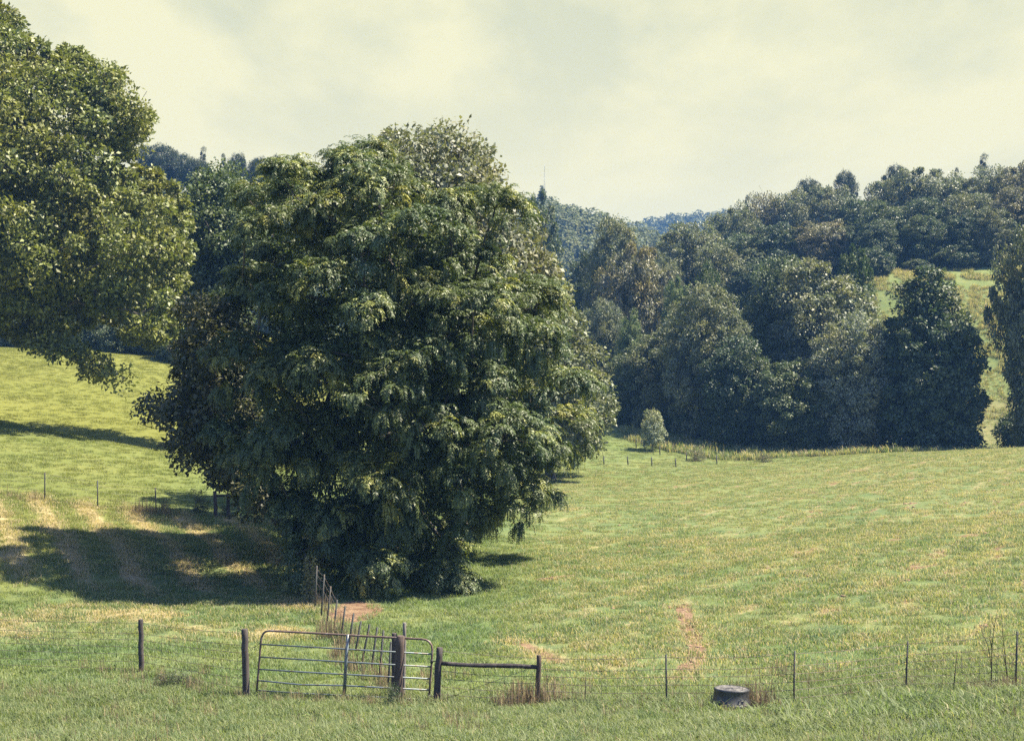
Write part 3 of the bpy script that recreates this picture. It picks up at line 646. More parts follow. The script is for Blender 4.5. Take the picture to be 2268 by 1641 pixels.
outline_tree('broadleaf_tree', 'bushy grey green tree low on the right behind the feathery tree, shading the meadow', SIDE, 108, 6, 1.7, 1.2, 520, 0.28, 0.18, (0.122, 0.142, 0.080), P(1225, 1048, 108), 0.35, seed=61, inset=14)
BACK = [(408, 455), (432, 390), (480, 363), (520, 378), (545, 432), (600, 500), (560, 700), (510, 830), (400, 800), (385, 700), (400, 560)]
outline_tree('broadleaf_tree', 'tall dark tree between the olive tree and the feathery tree', BACK, 104, 4.5, 1.6, 1.15, 520, 0.28, 0.18, (0.078, 0.112, 0.054), P(480, 960, 104), 0.4, seed=71, inset=14)

# ---- shared kinds for the woods: one crown and trunk mesh per kind, copied as objects
def proto(kind, seed, H, Wd, prof, gap, brad, per, L, W, low=0.0, mat=None, tr=0.28, irr=0.5, fill=(420, 55), **kw):
    rg = np.random.default_rng(seed); m = 9000
    def shell(m, p):
        f = rg.random(m); az = rg.random(m) * 6.283; r = np.interp(f, *zip(*prof)) * Wd / 2 * rg.random(m) ** p
        r = r * (1 - irr / 2 + irr * noise3(np.stack([np.cos(az) * 1.5, np.sin(az) * 1.5, f * 3], -1) + 20, 1.0, seed)) * (0.82 + 0.36 * noise3(np.stack([np.cos(az) * 3.2, np.sin(az) * 3.2, f * 6], -1) + 40, 1.0, seed)); q = np.stack([np.cos(az) * r, np.sin(az) * r, H * (low + (1 - low) * f)], -1)
        return q[rg.random(m) < 0.25 + 0.75 * np.interp(f, *zip(*prof))]
    q = shell(m, 0.22); q = q[noise3(q + 50, 3.0, seed) > 0.30]; cen = spaced(q, gap); rad = brad * (0.45 + 1.15 * rg.random(len(cen)) ** 1.5)
    lean = (rg.random(2) - 0.5) * 0.16; cen[:, :2] += np.outer(cen[:, 2], lean); fi = shell(fill[0], 0.6) * np.array([0.72, 0.72, 0.86])
    trunk = [np.array([0.15 * math.sin(f * 5) + lean[0] * H * 0.8 * f, 0.15 * math.sin(f * 3.3) + lean[1] * H * 0.8 * f, H * 0.8 * f]) for f in np.linspace(0, 1, 8)]
    sub = np.repeat(cen, 3, 0) + rg.normal(size=(len(cen) * 3, 3)) * (np.repeat(rad, 3) * 0.5)[:, None]
    A, par, ends = skeleton(trunk[0], trunk, np.concatenate([cen, sub]), step=1.4, up=0.05, seed=seed); ctr = np.array([0, 0, H * 0.42])
    v, fc = boughs(cen, rad, per, L, W, ctr, seed=seed, **kw); v2, f2 = leaf_clumps(fi, fill[1], brad * 0.9, L * 1.1, W * 1.2, ctr, seed=seed, droop=0.4)
    v = np.concatenate([v, v2]); fc = np.concatenate([fc, f2 + len(v) - len(v2)])
    return dict(crown=mesh_from('crown', v, fc, mat or M_LEAF), trunk=limb_mesh('trunk', A, par, 0.016, M_BARK, 8, tr), H=float(np.percentile(v[:, 2], 99.9)), W=2 * float(np.percentile(np.hypot(v[:, 0], v[:, 1]), 92)))
OV = [(0, 0.7), (0.15, 0.95), (0.4, 1.0), (0.7, 0.88), (0.9, 0.6), (1, 0.25)]
RD = [(0, 0.7), (0.2, 0.95), (0.5, 1.0), (0.75, 0.9), (0.92, 0.62), (1, 0.3)]
CL = [(0, 0.85), (0.25, 1.0), (0.5, 0.95), (0.72, 0.74), (0.88, 0.5), (1, 0.14)]
SP = [(0, 0.5), (0.3, 0.85), (0.6, 1.0), (0.85, 0.85), (1, 0.4)]
PI = [(0, 0.5), (0.4, 1.0), (0.8, 0.85), (1, 0.4)]
CO = [(0, 1.0), (0.3, 0.85), (0.6, 0.6), (0.85, 0.36), (1, 0.14)]
PROTO = {
    'round': [proto('round', 101 + k, 15, 11, RD, 1.8, 1.25, 520, 0.32, 0.21) for k in range(4)],
    'tall': [proto('tall', 191 + k, 19, 11.5, RD, 1.85, 1.25, 520, 0.32, 0.21, irr=0.7) for k in range(4)],
    'ovoid': [proto('ovoid', 111 + k, 16, 9, OV, 1.5, 1.0, 420, 0.28, 0.18, irr=0.3) for k in range(2)],
    'willow': [proto('willow', 121 + k, 16, 11, RD, 1.55, 1.05, 480, 0.32, 0.15, irr=0.7, droop=-0.3) for k in range(3)],
    'column': [proto('column', 131, 17, 9, CL, 1.4, 1.0, 380, 0.34, 0.21, irr=0.25)],
    'spread': [proto('spread', 141 + k, 15, 13, SP, 1.9, 1.2, 480, 0.32, 0.20, 0.06, irr=0.7) for k in range(3)],
    'pine': [proto('pine', 151 + k, 17, 8, PI, 1.25, 0.95, 420, 0.34, 0.09, 0.72, mat=M_NEEDLE, flat=0.55) for k in range(2)],
    'conifer': [proto('conifer', 161 + k, 17, 6.5, CO, 1.1, 0.8, 380, 0.32, 0.09, 0.12, mat=M_NEEDLE, flat=0.4, irr=0.6) for k in range(2)],
    'bush': [proto('bush', 171 + k, 2.2, 2.4, RD, 0.55, 0.36, 90, 0.10, 0.06, tr=0.05, fill=(30, 30)) for k in range(2)],
    'shrub': [proto('shrub', 176 + k, 5.5, 7, RD, 1.15, 0.85, 340, 0.26, 0.17, tr=0.08) for k in range(2)],
    'sapling': [proto('sapling', 181, 4.6, 3.0, OV, 0.75, 0.5, 170, 0.18, 0.12, 0.2, tr=0.06, fill=(40, 30))],
}
_count = {}
def wood_tree(name, label, kind, px, top, width, Y, colour, group=None, cat='tree', base_z=None):
    ps = PROTO[kind]; _count[kind] = _count.get(kind, 0) + 1; pr = ps[_count[kind] % len(ps)]
    x = (px - CX) / F * Y; z = gz(x, Y) - 0.15 if base_z is None else base_z
    H = float(P(px, top, Y)[2]) - z; sw = width / F * Y / pr['W']; sh = H / pr['H']
    return tree(name, label, cat, (x, Y, z), pr['crown'], pr['trunk'], colour, group, RNG.random() * 6.28, (sw, sw, sh))
GD, GM, GL, GG, GP, GB, GO = (0.060, 0.088, 0.050), (0.082, 0.112, 0.060), (0.120, 0.165, 0.074), (0.152, 0.175, 0.122), (0.205, 0.230, 0.175), (0.158, 0.158, 0.108), (0.128, 0.148, 0.090)
EDGE = 'trees along the ravine beyond the meadow'
for a in [
    ('broadleaf_tree', 'small rounded dark tree beside the bushy tree at the left end of the grove', 'round', 1400, 760, 130, 151, GM),
    ('broadleaf_tree', 'dull brownish green tree with a low domed top behind the pale sapling', 'tall', 1480, 728, 165, 147, GO),
    ('broadleaf_tree', 'pale grey green domed tree in the middle of the ravine grove', 'willow', 1575, 632, 175, 141, GG),
    ('broadleaf_tree', 'short dark tree in front of the grey domed tree in the ravine grove', 'round', 1640, 745, 150, 137, GD),
    ('broadleaf_tree', 'big dark leaved tree with an open crown in the ravine grove', 'tall', 1722, 572, 185, 147, GM),
    ('broadleaf_tree', 'tall silvery tree standing highest in the middle of the ravine grove', 'tall', 1820, 575, 215, 142, GG),
    ('broadleaf_tree', 'palest grey leaved tree bulging out at the right front of the ravine grove', 'willow', 1888, 700, 195, 134, GP),
    ('broadleaf_tree', 'low dark tree under the tall silvery tree at the front of the ravine grove', 'round', 1750, 800, 170, 134, GM),
    ('columnar_tree', 'dense dark green column shaped tree standing alone before the sloping pasture', 'column', 2062, 594, 215, 131, GD),
    ('broadleaf_tree', 'loose leaved tree at the right edge with the sloping pasture showing through', 'spread', 2300, 495, 186, 128, GO),
    ('broadleaf_tree', 'bright green egg shaped tree above the silvery tree', 'ovoid', 1893, 546, 98, 156, (0.055, 0.090, 0.030)),
    ('broadleaf_tree', 'bright green egg shaped tree above the grey domed tree', 'ovoid', 1577, 583, 88, 158, (0.060, 0.095, 0.034)),
    ('broadleaf_tree', 'light green narrow tree left of the egg shaped tree in the grove', 'ovoid', 1502, 618, 78, 158, GL),
    ('broadleaf_tree', 'small light green tree low between the bushy tree and the grove', 'ovoid', 1392, 690, 66, 156, GL),
    ('broadleaf_tree', 'grey bushy tree peeping over the right shoulder of the bushy tree', 'willow', 1330, 668, 110, 165, GG),
    ('broadleaf_tree', 'tall tree with an olive crown where the hazy hill meets the ridge', 'tall', 1372, 484, 130, 185, GO),
    ('broadleaf_tree', 'brown tinged spreading tree with visible limbs below the dark tall tree', 'spread', 1405, 548, 165, 172, GB),
    ('broadleaf_tree', 'round dark tree left of the brown tinged spreading tree', 'tall', 1303, 560, 120, 192, GD),
    ('broadleaf_tree', 'grey feathery tree at the left foot of the wooded ridge', 'willow', 1530, 498, 190, 205, GG),
    ('broadleaf_tree', 'solitary egg shaped dark tree standing before the hazy hill', 'ovoid', 1196, 432, 108, 205, GM),
]: wood_tree(*a, group=EDGE)
RIDGE = 'trees of the wooded ridge on the right'
ridge = [(1600, 470, 110, 238, 'round', GG), (1655, 452, 110, 228, 'round', GO), (1700, 432, 120, 240, 'spread', GB), (1765, 425, 120, 236, 'round', GG), (1835, 412, 140, 228, 'spread', GG),
         (1905, 440, 130, 222, 'round', GM), (1965, 398, 120, 232, 'round', GO), (2050, 375, 150, 224, 'spread', GG), (2135, 385, 130, 226, 'round', GO), (2205, 372, 130, 220, 'spread', GG), (2272, 362, 140, 214, 'spread', GB),
         (1640, 520, 130, 214, 'round', GM), (1725, 500, 140, 212, 'round', GD), (1815, 490, 140, 210, 'spread', GB), (1890, 500, 110, 208, 'round', GD), (1965, 450, 112, 206, 'round', GM), (2055, 440, 118, 205, 'round', GD), (2150, 428, 120, 204, 'spread', GO), (2245, 415, 122, 200, 'round', GB),
         (1590, 545, 120, 196, 'round', GO), (1690, 575, 120, 192, 'round', GD), (1950, 488, 92, 198, 'round', GD), (2040, 478, 96, 198, 'round', GM), (2125, 470, 92, 198, 'ovoid', GD), (2205, 462, 96, 197, 'round', GO), (1470, 560, 110, 196, 'willow', GG)]
rl = ['leftmost broadleaf tree on the crest of the wooded ridge', 'olive broadleaf tree on the ridge crest beside the small conifer', 'brownish tree on the ridge crest below the flat topped pine', 'grey green tree on the ridge crest just right of the flat topped pine', 'broad grey crowned tree on the ridge crest between the two round pines',
      'dark tree on the ridge crest below the second round pine', 'olive tree on the ridge crest below the rightmost round pine', 'broad grey tree on the high part of the ridge left of the spire conifers', 'olive tree on the ridge crest between the spire conifers', 'grey tree on the ridge crest right of the tallest conifer', 'brownish tree on the ridge crest at the right edge',
      'dark tree at the left of the ridge slope above the egg shaped tree', 'very dark tree on the ridge slope below the flat topped pine', 'brown tinted spreading tree at mid slope of the ridge', 'very dark round tree at mid slope above the bright egg shaped tree', 'mid green tree on the slope above the left end of the sloping pasture', 'dark tree on the slope above the column shaped tree', 'olive spreading tree on the slope above the sloping pasture', 'brownish tree on the slope at the right edge',
      'olive tree at the foot of the ridge behind the egg shaped tree', 'dark tree at the foot of the ridge behind the open crowned tree', 'dark tree at the upper left corner of the sloping pasture', 'dark tree on the upper edge of the sloping pasture above the column shaped tree', 'dark egg shaped tree on the upper edge of the sloping pasture', 'olive tree on the upper right edge of the sloping pasture', 'grey tree at the foot of the ridge left of the grey feathery tree']
for (px, tp, w, Y, k, c), lab in zip(ridge, rl): wood_tree('broadleaf_tree', lab, k, px, tp, w, Y, c, RIDGE)
for px, tp, w, Y, k, lab in [(1795, 400, 72, 262, 'pine', 'flat topped dark pine leftmost of the three round pines on the ridge'), (1872, 381, 52, 258, 'pine', 'round headed dark pine in the middle of three on the ridge'), (1990, 369, 62, 258, 'pine', 'round headed dark pine rightmost of three on the ridge'),
                             (1659, 436, 30, 252, 'conifer', 'small ragged conifer at the left end of the ridge skyline'), (2184, 344, 44, 244, 'conifer', 'tallest spiky conifer on the ridge skyline'), (2122, 374, 30, 246, 'conifer', 'small spiky conifer left of the tallest conifer on the ridge')]:
    wood_tree('pine_tree' if k == 'pine' else 'conifer_tree', lab, k, px, tp, w, Y, (0.035, 0.055, 0.040), 'evergreens on the ridge')
LEFT = 'trees on the wooded hill at upper left'
for px, tp, w, Y, k, lab in [(335, 318, 90, 262, 'pine', 'big rounded pine beside the olive tree on the upper left hill'), (392, 338, 80, 268, 'pine', 'pine second from the olive tree on the upper left hill'), (450, 328, 34, 270, 'conifer', 'thin flag topped conifer on the upper left skyline'), (440, 352, 70, 264, 'pine', 'wide pine under the flag topped conifer'),
                             (490, 343, 30, 268, 'conifer', 'narrow conifer left of the domed pine on the upper left skyline'), (522, 342, 46, 266, 'pine', 'domed pine in the middle of the upper left skyline'), (575, 348, 60, 262, 'pine', 'pine on the upper left skyline beside the feathery tree'), (612, 346, 44, 266, 'conifer', 'bushy conifer just left of the top of the feathery tree')]:
    wood_tree('pine_tree' if k == 'pine' else 'conifer_tree', lab, k, px, tp, w, Y, (0.040, 0.060, 0.042), LEFT)
for px, tp, w, Y, lab in [(300, 395, 110, 240, 'dark wooded hill tree lowest beside the olive tree at upper left'), (380, 405, 110, 236, 'broad tree on the upper left hill between the olive tree and the tall dark tree'), (250, 640, 150, 152, 'dark tree at the top of the hillside pasture behind the olive tree'), (330, 600, 130, 156, 'dark tree at the pasture edge beside the tall dark tree'), (390, 640, 120, 152, 'dark tree at the pasture edge beside the reddish tree'), (160, 620, 150, 160, 'dark tree at the pasture edge behind the drooping limb'), (60, 600, 160, 165, 'dark tree at the pasture edge near the left border')]:
    wood_tree('broadleaf_tree', lab, 'round', px, tp, w, Y, GD, 'trees along the top of the hillside pasture')

# far woods: nobody could count them
def far_wood(name, label, n, xr, yr, size, q, leaf, colour, seed, keep=None):
    rg = np.random.default_rng(seed); x = xr[0] + (xr[1] - xr[0]) * rg.random(n); y = yr[0] + (yr[1] - yr[0]) * rg.random(n)
    if keep is not None: k = keep(x, y); x, y = x[k], y[k]
    n = len(x); z = height(x, y); R0 = size * (0.5 + 0.95 * rg.random(n) ** 1.6); hgt = R0 * (1.5 + 0.9 * rg.random(n))
    g = unit(rg.normal(size=(n, q, 3))); g[:, :, 2] = np.abs(g[:, :, 2]) * 1.15 - 0.25
    lump = 0.75 + 0.5 * noise3((g * 2.2 + np.arange(n)[:, None, None] * 7.3).reshape(-1, 3), 1.0, seed).reshape(n, q)
    c = np.stack([x, y, z + hgt * 0.55], -1)[:, None] + g * (R0[:, None] * lump)[:, :, None] * np.array([0.62, 0.62, 0.75])
    c = c.reshape(-1, 3); nrm = unit(g.reshape(-1, 3) + np.array([0, 0, 0.5]) + rg.normal(size=(n * q, 3)) * 0.35); d = rg.normal(size=(n * q, 3)); d = d - nrm * (d * nrm).sum(1, keepdims=True)
    v, f = leaves(c, d, nrm, leaf, leaf * 0.8)
    o = obj(name, mesh_from(name, v, f, M_FAR)); o.color = (*colour, 1); return tag(o, label, 'woodland', kind='stuff')
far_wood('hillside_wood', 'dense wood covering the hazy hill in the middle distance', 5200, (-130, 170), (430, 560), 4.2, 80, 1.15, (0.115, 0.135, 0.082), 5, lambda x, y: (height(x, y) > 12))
far_wood('valley_wood', 'scrubby wood on the valley floor behind the grove', 260, (5, 75), (215, 330), 4.5, 220, 0.7, (0.060, 0.078, 0.040), 6)
for px, tp, w, Y in ((1938, 548, 84, 192), (2030, 574, 50, 194), (2118, 545, 96, 196)):
    wood_tree('shrub', 'dark shrub along the top edge of the sloping pasture below the ridge', 'shrub', px, tp, w, Y, GD, 'shrubs along the top of the sloping pasture', 'shrub')
far_wood('ridge_wood', 'dark wood behind the front trees of the right ridge', 260, (22, 110), (205, 300), 5.0, 320, 0.62, (0.058, 0.070, 0.040), 7, lambda x, y: (to_px(x, y, height(x, y) + 11)[1] > 445 + 0 * x) & (y > 203 + 0.0 * x) & (x > 0.13 * y))
far_wood('upland_wood', 'dark pine wood on the hill at upper left', 420, (-105, -12), (185, 300), 4.6, 240, 0.7, (0.045, 0.062, 0.042), 8, lambda x, y: to_px(x, y, height(x, y) + 11)[1] > 360)
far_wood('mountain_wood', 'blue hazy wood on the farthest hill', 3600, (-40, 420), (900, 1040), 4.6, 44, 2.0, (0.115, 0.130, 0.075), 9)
# ------------------------------------------------------------------ gate and fences
def A1(x, y): return (0.3789 * x, 1018.8 + 0.3789 * y)      # readings from three enlargements of the photograph
def A2(x, y): return (496.1 + 0.35155 * x, 1196 + 0.35155 * y)
def A3(x, y): return (1382 + 0.3906 * x, 1284.6 + 0.3906 * y)
def upright(b, t, sink=0.3, lift=0):
    """a post's foot on the ground and its head, from two pixel positions"""
    g = on_ground(*b); h = P(t[0], t[1], g[1]); d = (h - g) / np.linalg.norm(h - g)
    return g - d * sink, h
def wood_post(b, t, r, mat, name='post', parent=None, origin=(0, 0, 0), label=None):
    lo, hi = upright(b, t); m = MB(); n = 9; f = np.linspace(0, 1, n); pts = lo + (hi - lo) * f[:, None]; pts[1:-1, :2] += (RNG.random((n - 2, 2)) - 0.5) * r * 0.25
    rr = r * (1.06 - 0.14 * f) * (1 + 0.06 * (RNG.random(n) - 0.5)); m.tube(np.r_[pts, [hi + (hi - lo) / np.linalg.norm(hi - lo) * 0.012]], np.r_[rr, rr[-1] * 0.8], 12, jitter=0.14)
    o = m.build(name, mat, parent, True, base=origin)
    if label: o['label'] = label
    return lo, hi
def steel_post(b, t, name='post', parent=None, origin=(0, 0, 0), w=0.034):
    lo, hi = upright(b, t); m = MB(); bend = np.array([(RNG.random() - 0.5) * 0.02, 0, 0]); mid = (lo + hi) / 2 + bend
    m.tube([lo, mid, hi], w * 0.55, 4); off = np.array([0, 0.022, 0])
    m.tube([lo + off, mid + off, hi + off], w * 0.36, 4)
    for f in np.arange(0.35, 0.98, 0.06):
        q = lo + (hi - lo) * f; m.tube([q + (0, -0.012, 0), q + (0, -0.034, 0)], 0.007, 5)
    m.build(name, M_TPOST, parent, False, base=origin); return lo, hi
def wire_net(heads, feet, parent, origin, levels, stays=0.3, r=0.0048, sag=0.03, name='wire_mesh', low_frac=1.0):
    """long wires from post to post with upright stays between them"""
    m = MB()
    for (h0, g0), (h1, g1) in zip(list(zip(heads, feet))[:-1], list(zip(heads, feet))[1:]):
        for lv in levels:
            a = g0 + (h0 - g0) * lv; b = g1 + (h1 - g1) * lv; f = np.linspace(0, 1, 7); p = a + (b - a) * f[:, None]; p[:, 2] -= sag * np.sin(math.pi * f) * (0.5 + RNG.random())
            m.tube(p, r, 4, cap=False)
        n = int(np.linalg.norm(h1 - h0) / stays) if stays else 0
        for k in range(1, n):
            f = k / n; lo = g0 + (g1 - g0) * f; hi = h0 + (h1 - h0) * f
            m.tube([lo + (hi - lo) * levels[0], lo + (hi - lo) * levels[-2]], r * 0.7, 3, cap=False)
    return m.build(name, M_WIRE, parent, True, base=origin)

def gate():
    root = on_ground(*A2(740, 990)); t = thing('metal_gate', 'grey pipe farm gate with six rails and a rust brown top rail', 'gate', root)
    gl, gr = on_ground(*A2(205, 955)), on_ground(*A2(1290, 1012))
    def G(x, y):
        f = (x - 205) / (1290 - 205.0); return P(*A2(x, y), gl[1] + (gr[1] - gl[1]) * f)
    fr = MB(); fr.tube([G(*p) for p in ((206, 952), (214, 860), (224, 740), (231, 650), (236, 615), (246, 590), (262, 575), (285, 570), (600, 587), (900, 605), (1240, 623), (1272, 627), (1294, 640), (1308, 662), (1313, 690), (1308, 780), (1300, 880), (1290, 1018))], 0.023, 10)
    fr.build('frame', M_RUST, t, base=root)
    for pts in (((230, 655), (780, 686), (1311, 717)), ((225, 735), (775, 767), (1305, 797)), ((219, 812), (500, 830), (770, 845), (1299, 873)), ((213, 883), (380, 899), (478, 909), (760, 915), (1293, 943)), ((206, 945), (500, 965), (757, 977), (1291, 1005))):
        m = MB(); m.tube([G(*p) for p in pts], 0.0165, 8); m.build('rail', M_GALV, t, base=root)
    b = MB(); off = np.array([0, -0.024, 0]); b.tube([G(781, 592) + off, G(770, 770) + off, G(757, 980) + off], [0.036, 0.036, 0.036], 4); b.build('brace', M_GALV, t, base=root)
    for y, x in ((762, 1309), (983, 1293)):
        h = MB(); a = G(x, y); e = G(x + 42, y - 3); h.tube([a, a * 0.5 + e * 0.5, e], 0.012, 6); h.tube([a + (0, 0, -0.04), a + (0, 0, 0.04)], 0.030, 8); h.tube([e + (0, 0, -0.05), e + (0, 0, 0.03)], 0.014, 6)
        h.build('hinge', M_TPOST, t, base=root)
    c = MB(); a = G(232, 640); e = P(*A1(1432, 1075), gl[1]); f = np.linspace(0, 1, 8); p = a + (e - a) * f[:, None]; p[:, 2] -= 0.10 * np.sin(math.pi * f); c.tube(p, 0.006, 5); c.build('chain', M_TPOST, t, base=root)
gate()

def front_left_fence():
    root = on_ground(*A1(824, 1245)); t = thing('wire_fence', 'sagging wire fence on thick wooden posts left of the metal gate', 'fence', root)
    pr = [wood_post((-330, 1465), (-330, 1352), 0.075, M_POST, parent=t, origin=root)] + [wood_post(A1(826, 1242), A1(823, 933), 0.066, M_POST, parent=t, origin=root), wood_post(A1(1441, 1365), A1(1429, 989), 0.078, M_POST, parent=t, origin=root)]
    feet = [p[0] + (p[1] - p[0]) * 0.2 for p in pr]; wire_net([p[1] for p in pr], feet, t, root, (0.06, 0.2, 0.34, 0.48, 0.62, 0.74, 0.94), 0.32)
front_left_fence()
def front_right_fence():
    root = on_ground(*A2(1340, 1035)); t = thing('wire_fence', 'wire fence right of the metal gate with a log brace and thin steel posts', 'fence', root)
    pr = [wood_post(A2(1339, 1032), A2(1358, 678), 0.071, M_POST, parent=t, origin=root), wood_post(A2(1972, 1042), A2(1985, 726), 0.052, M_POST_RED, parent=t, origin=root)]
    a = P(*A2(1372, 776), pr[0][1][1]); b = P(*A2(1972, 800), pr[1][1][1]); m = MB(); f = np.linspace(0, 1, 12); p = a + (b - a) * f[:, None]; p[:, 2] -= 0.012 * np.sin(6 * f)
    m.tube(p, 0.043 * (1 + 0.1 * (RNG.random(12) - 0.5)), 10, jitter=0.2); m.build('brace_rail', M_POST, t, base=root)
    w = MB(); w.tube([P(*A2(1975, 790), pr[1][1][1]), P(*A2(1345, 1015), pr[0][1][1])], 0.004, 4); w.build('brace_wire', M_WIRE, t, base=root)
    for b_, t_ in (((241, 738), (238, 420)), ((966, 725), (968, 401)), ((1599, 632), (1609, 346)), ((2221, 612), (2231, 290)), ((2900, 590), (2905, 260))):
        pr.append(steel_post(A3(*b_), A3(*t_), parent=t, origin=root))
    feet = [p[0] + (p[1] - p[0]) * 0.2 for p in pr]; wire_net([p[1] for p in pr], feet, t, root, (0.05, 0.18, 0.32, 0.46, 0.60, 0.74, 0.95), 0.32)
front_right_fence()
def receding_fence():
    root = on_ground(*A2(1095, 1000)); t = thing('wire_fence', 'leaning wire fence running from behind the metal gate to the feathery tree', 'fence', root)
    c = [wood_post(A2(1072, 985), A2(1073, 588), 0.062, M_POST, parent=t, origin=root), wood_post(A2(1097, 1005), A2(1113, 604), 0.092, M_POST_RED, parent=t, origin=root, label='thick reddish corner post'), wood_post(A2(1130, 985), A2(1137, 522), 0.040, M_POST_GREY, parent=t, origin=root, label='tall pale grey corner post')]
    tops = [(1052, 640), (1005, 568), (966, 548), (918, 530), (863, 510), (817, 460), (764, 415), (712, 375), (672, 290), (632, 215), (585, 160), (541, 130), (513, 85)]
    bx = [1030, 980, 928, 872, 826, 788, 738, 692, 650, 614, 574, 541, 512]; pr = [c[0]]
    for x, tp in zip(bx, tops): pr.append(steel_post(A2(x, 985 - (1072 - x) * 1.13), A2(*tp), parent=t, origin=root, w=0.046))
    feet = [p[0] + (p[1] - p[0]) * 0.2 for p in pr]; wire_net([p[1] for p in pr], feet, t, root, (0.1, 0.35, 0.6, 0.8, 0.95), 0.45)
    m = []; rg = np.random.default_rng(3); lo, hi = pr[-2]; n = 420; f = rg.random(n) ** 0.8; q = lo + (hi - lo) * (0.2 + 0.85 * f)[:, None] + rg.normal(size=(n, 3)) * np.array([0.13, 0.13, 0.05])
    v, fc = leaves(q, rg.normal(size=(n, 3)), rg.normal(size=(n, 3)) + np.array([0.5, -0.5, 0.8]), 0.085, 0.06); o = obj('vine', mesh_from('vine', v - root, fc, M_LEAF), t); o.color = (0.16, 0.17, 0.09, 1)
receding_fence()
def hill_fence():
    root = on_ground(*A1(570, 278)); t = thing('wire_fence', 'thin wire fence along the foot of the hillside pasture on the left', 'fence', root)
    pr = [steel_post(A1(*b), A1(*h), parent=t, origin=root, w=0.05) for b, h in (((-520, 150), (-520, -20)), ((-130, 190), (-130, 25)), ((260, 240), (262, 72)), ((571, 280), (570, 118)), ((914, 312), (908, 160)))]
    pr += [wood_post(A1(1262, 330), A1(1255, 182), 0.085, M_POST, parent=t, origin=root), wood_post(A1(1335, 335), A1(1333, 196), 0.08, M_POST, parent=t, origin=root)]
    m = MB(); a, b = P(*A1(1255, 207), pr[-2][1][1]), P(*A1(1335, 209), pr[-1][1][1]); m.tube([a, b], 0.05, 8); m.build('brace_rail', M_POST, t, base=root)
    feet = [p[0] + (p[1] - p[0]) * 0.2 for p in pr]; wire_net([p[1] for p in pr], feet, t, root, (0.1, 0.35, 0.6, 0.8, 0.95), 0.8, r=0.005)
hill_fence()
for lab, bs in (('tiny wire fence crossing the end of the meadow right of the bushy tree', ((1338, 1030), (1391, 1030), (1444, 1032), (1497, 1035))), ('tiny fence along the weedy edge beneath the pale sapling', ((1409, 992), (1462, 1008), (1521, 1022), (1588, 1028)))):
    root = on_ground(*bs[0]); t = thing('wire_fence', lab, 'fence', root); pr = [steel_post(b, (b[0] - 1, b[1] - 20), parent=t, origin=root, w=0.09) for b in bs]
    wire_net([p[1] for p in pr], [p[0] + (p[1] - p[0]) * 0.2 for p in pr], t, root, (0.4, 0.9), 0, r=0.006)

# ------------------------------------------------------------------ tub
def tub():
    root = on_ground(*A3(610, 738)); root = root + np.array([0, 0, 0.10]); t = thing('tub', 'dark upturned tub with a dirty ridged bottom standing in the grass', 'tub', root)
    m_, N, L, out = new_mat('dark_tub'); n = noise(N, L, 6, 5, 0.6, 'obj', (3, 3, 0.5)); bs = N.new('ShaderNodeBsdfPrincipled')
    L.new(mixc(N, L, remap(N, L, n, 0.4, 0.65), (0.025, 0.027, 0.033), (0.07, 0.07, 0.07)), bs.inputs['Base Color']); bs.inputs['Roughness'].default_value = 0.45; L.new(bs.outputs[0], out.inputs[0])
    m = MB(); m.lathe([(0.412, -0.05), (0.412, 0.02), (0.400, 0.05), (0.384, 0.06), (0.352, 0.28), (0.358, 0.29), (0.358, 0.325), (0.335, 0.335), (0.325, 0.315)], 48); m.build('body', m_, t, smooth=True)
    rg = np.random.default_rng(2); rr = np.linspace(0, 0.326, 14); th = np.arange(48) / 48 * 6.2832; v = []
    for r in rr:
        x, y = r * np.cos(th), r * np.sin(th); z = 0.316 + 0.035 * (noise3(np.stack([x * 3, y * 9, x * 0], -1), 0.35, 4) - 0.4) * (r < 0.32) + 0.012 * rg.random(48); v.append(np.stack([x, y, z], -1))
    q = [(i * 48 + k, i * 48 + (k + 1) % 48, (i + 1) * 48 + (k + 1) % 48, (i + 1) * 48 + k) for i in range(13) for k in range(48)]
    b = MB(); b.add(np.concatenate(v), q); b.build('bottom', bark_material('dirty_tub_bottom', (0.03, 0.03, 0.035), (0.16, 0.15, 0.14)), t, smooth=False)
    for a in (-0.5, 2.3):
        h = MB(); ang = np.linspace(-0.14, 0.14, 7) + a - 1.0; h.tube(np.stack([np.cos(ang) * (0.37 + 0.035 * np.cos((ang - a + 1.0) * 11)), np.sin(ang) * (0.37 + 0.035 * np.cos((ang - a + 1.0) * 11)), 0.14 + 0 * ang], -1), 0.010, 6); h.build('handle', m_, t)
    t.rotation_euler = (R(-1.5), R(2), 0.3); t.scale = (1, 1, 1.02)
tub()

# ------------------------------------------------------------------ mast on the hazy hill
def mast():
    x, y = P(1206, 400, 520)[:2]; z = gz(x, y); t = thing('radio_mast', 'thin lattice radio mast on top of the hazy hill', 'mast', (x, y, z)); top = float(P(1206, 382, 520)[2]) - z; m = MB()
    c = [(0.5 * math.cos(a), 0.5 * math.sin(a), 0) for a in (0.3, 2.4, 4.5)]
    for p in c: m.tube([p, (p[0] * 0.4, p[1] * 0.4, top)], 0.028, 5)
    hs = np.linspace(0, top, 22)
    for h0, h1 in zip(hs[:-1], hs[1:]):
        for i in range(3):
            a, b = np.array(c[i]), np.array(c[(i + 1) % 3]); s0, s1 = 1 - 0.6 * h0 / top, 1 - 0.6 * h1 / top
            m.tube([(a[0] * s0, a[1] * s0, h0), (b[0] * s1, b[1] * s1, h1)], 0.02, 4)
    m.build('lattice', M_GALV, t); a = MB(); a.tube([(0, 0, top), (0, 0, top + 3)], 0.05, 5); a.build('antenna', M_GALV, t)
mast()
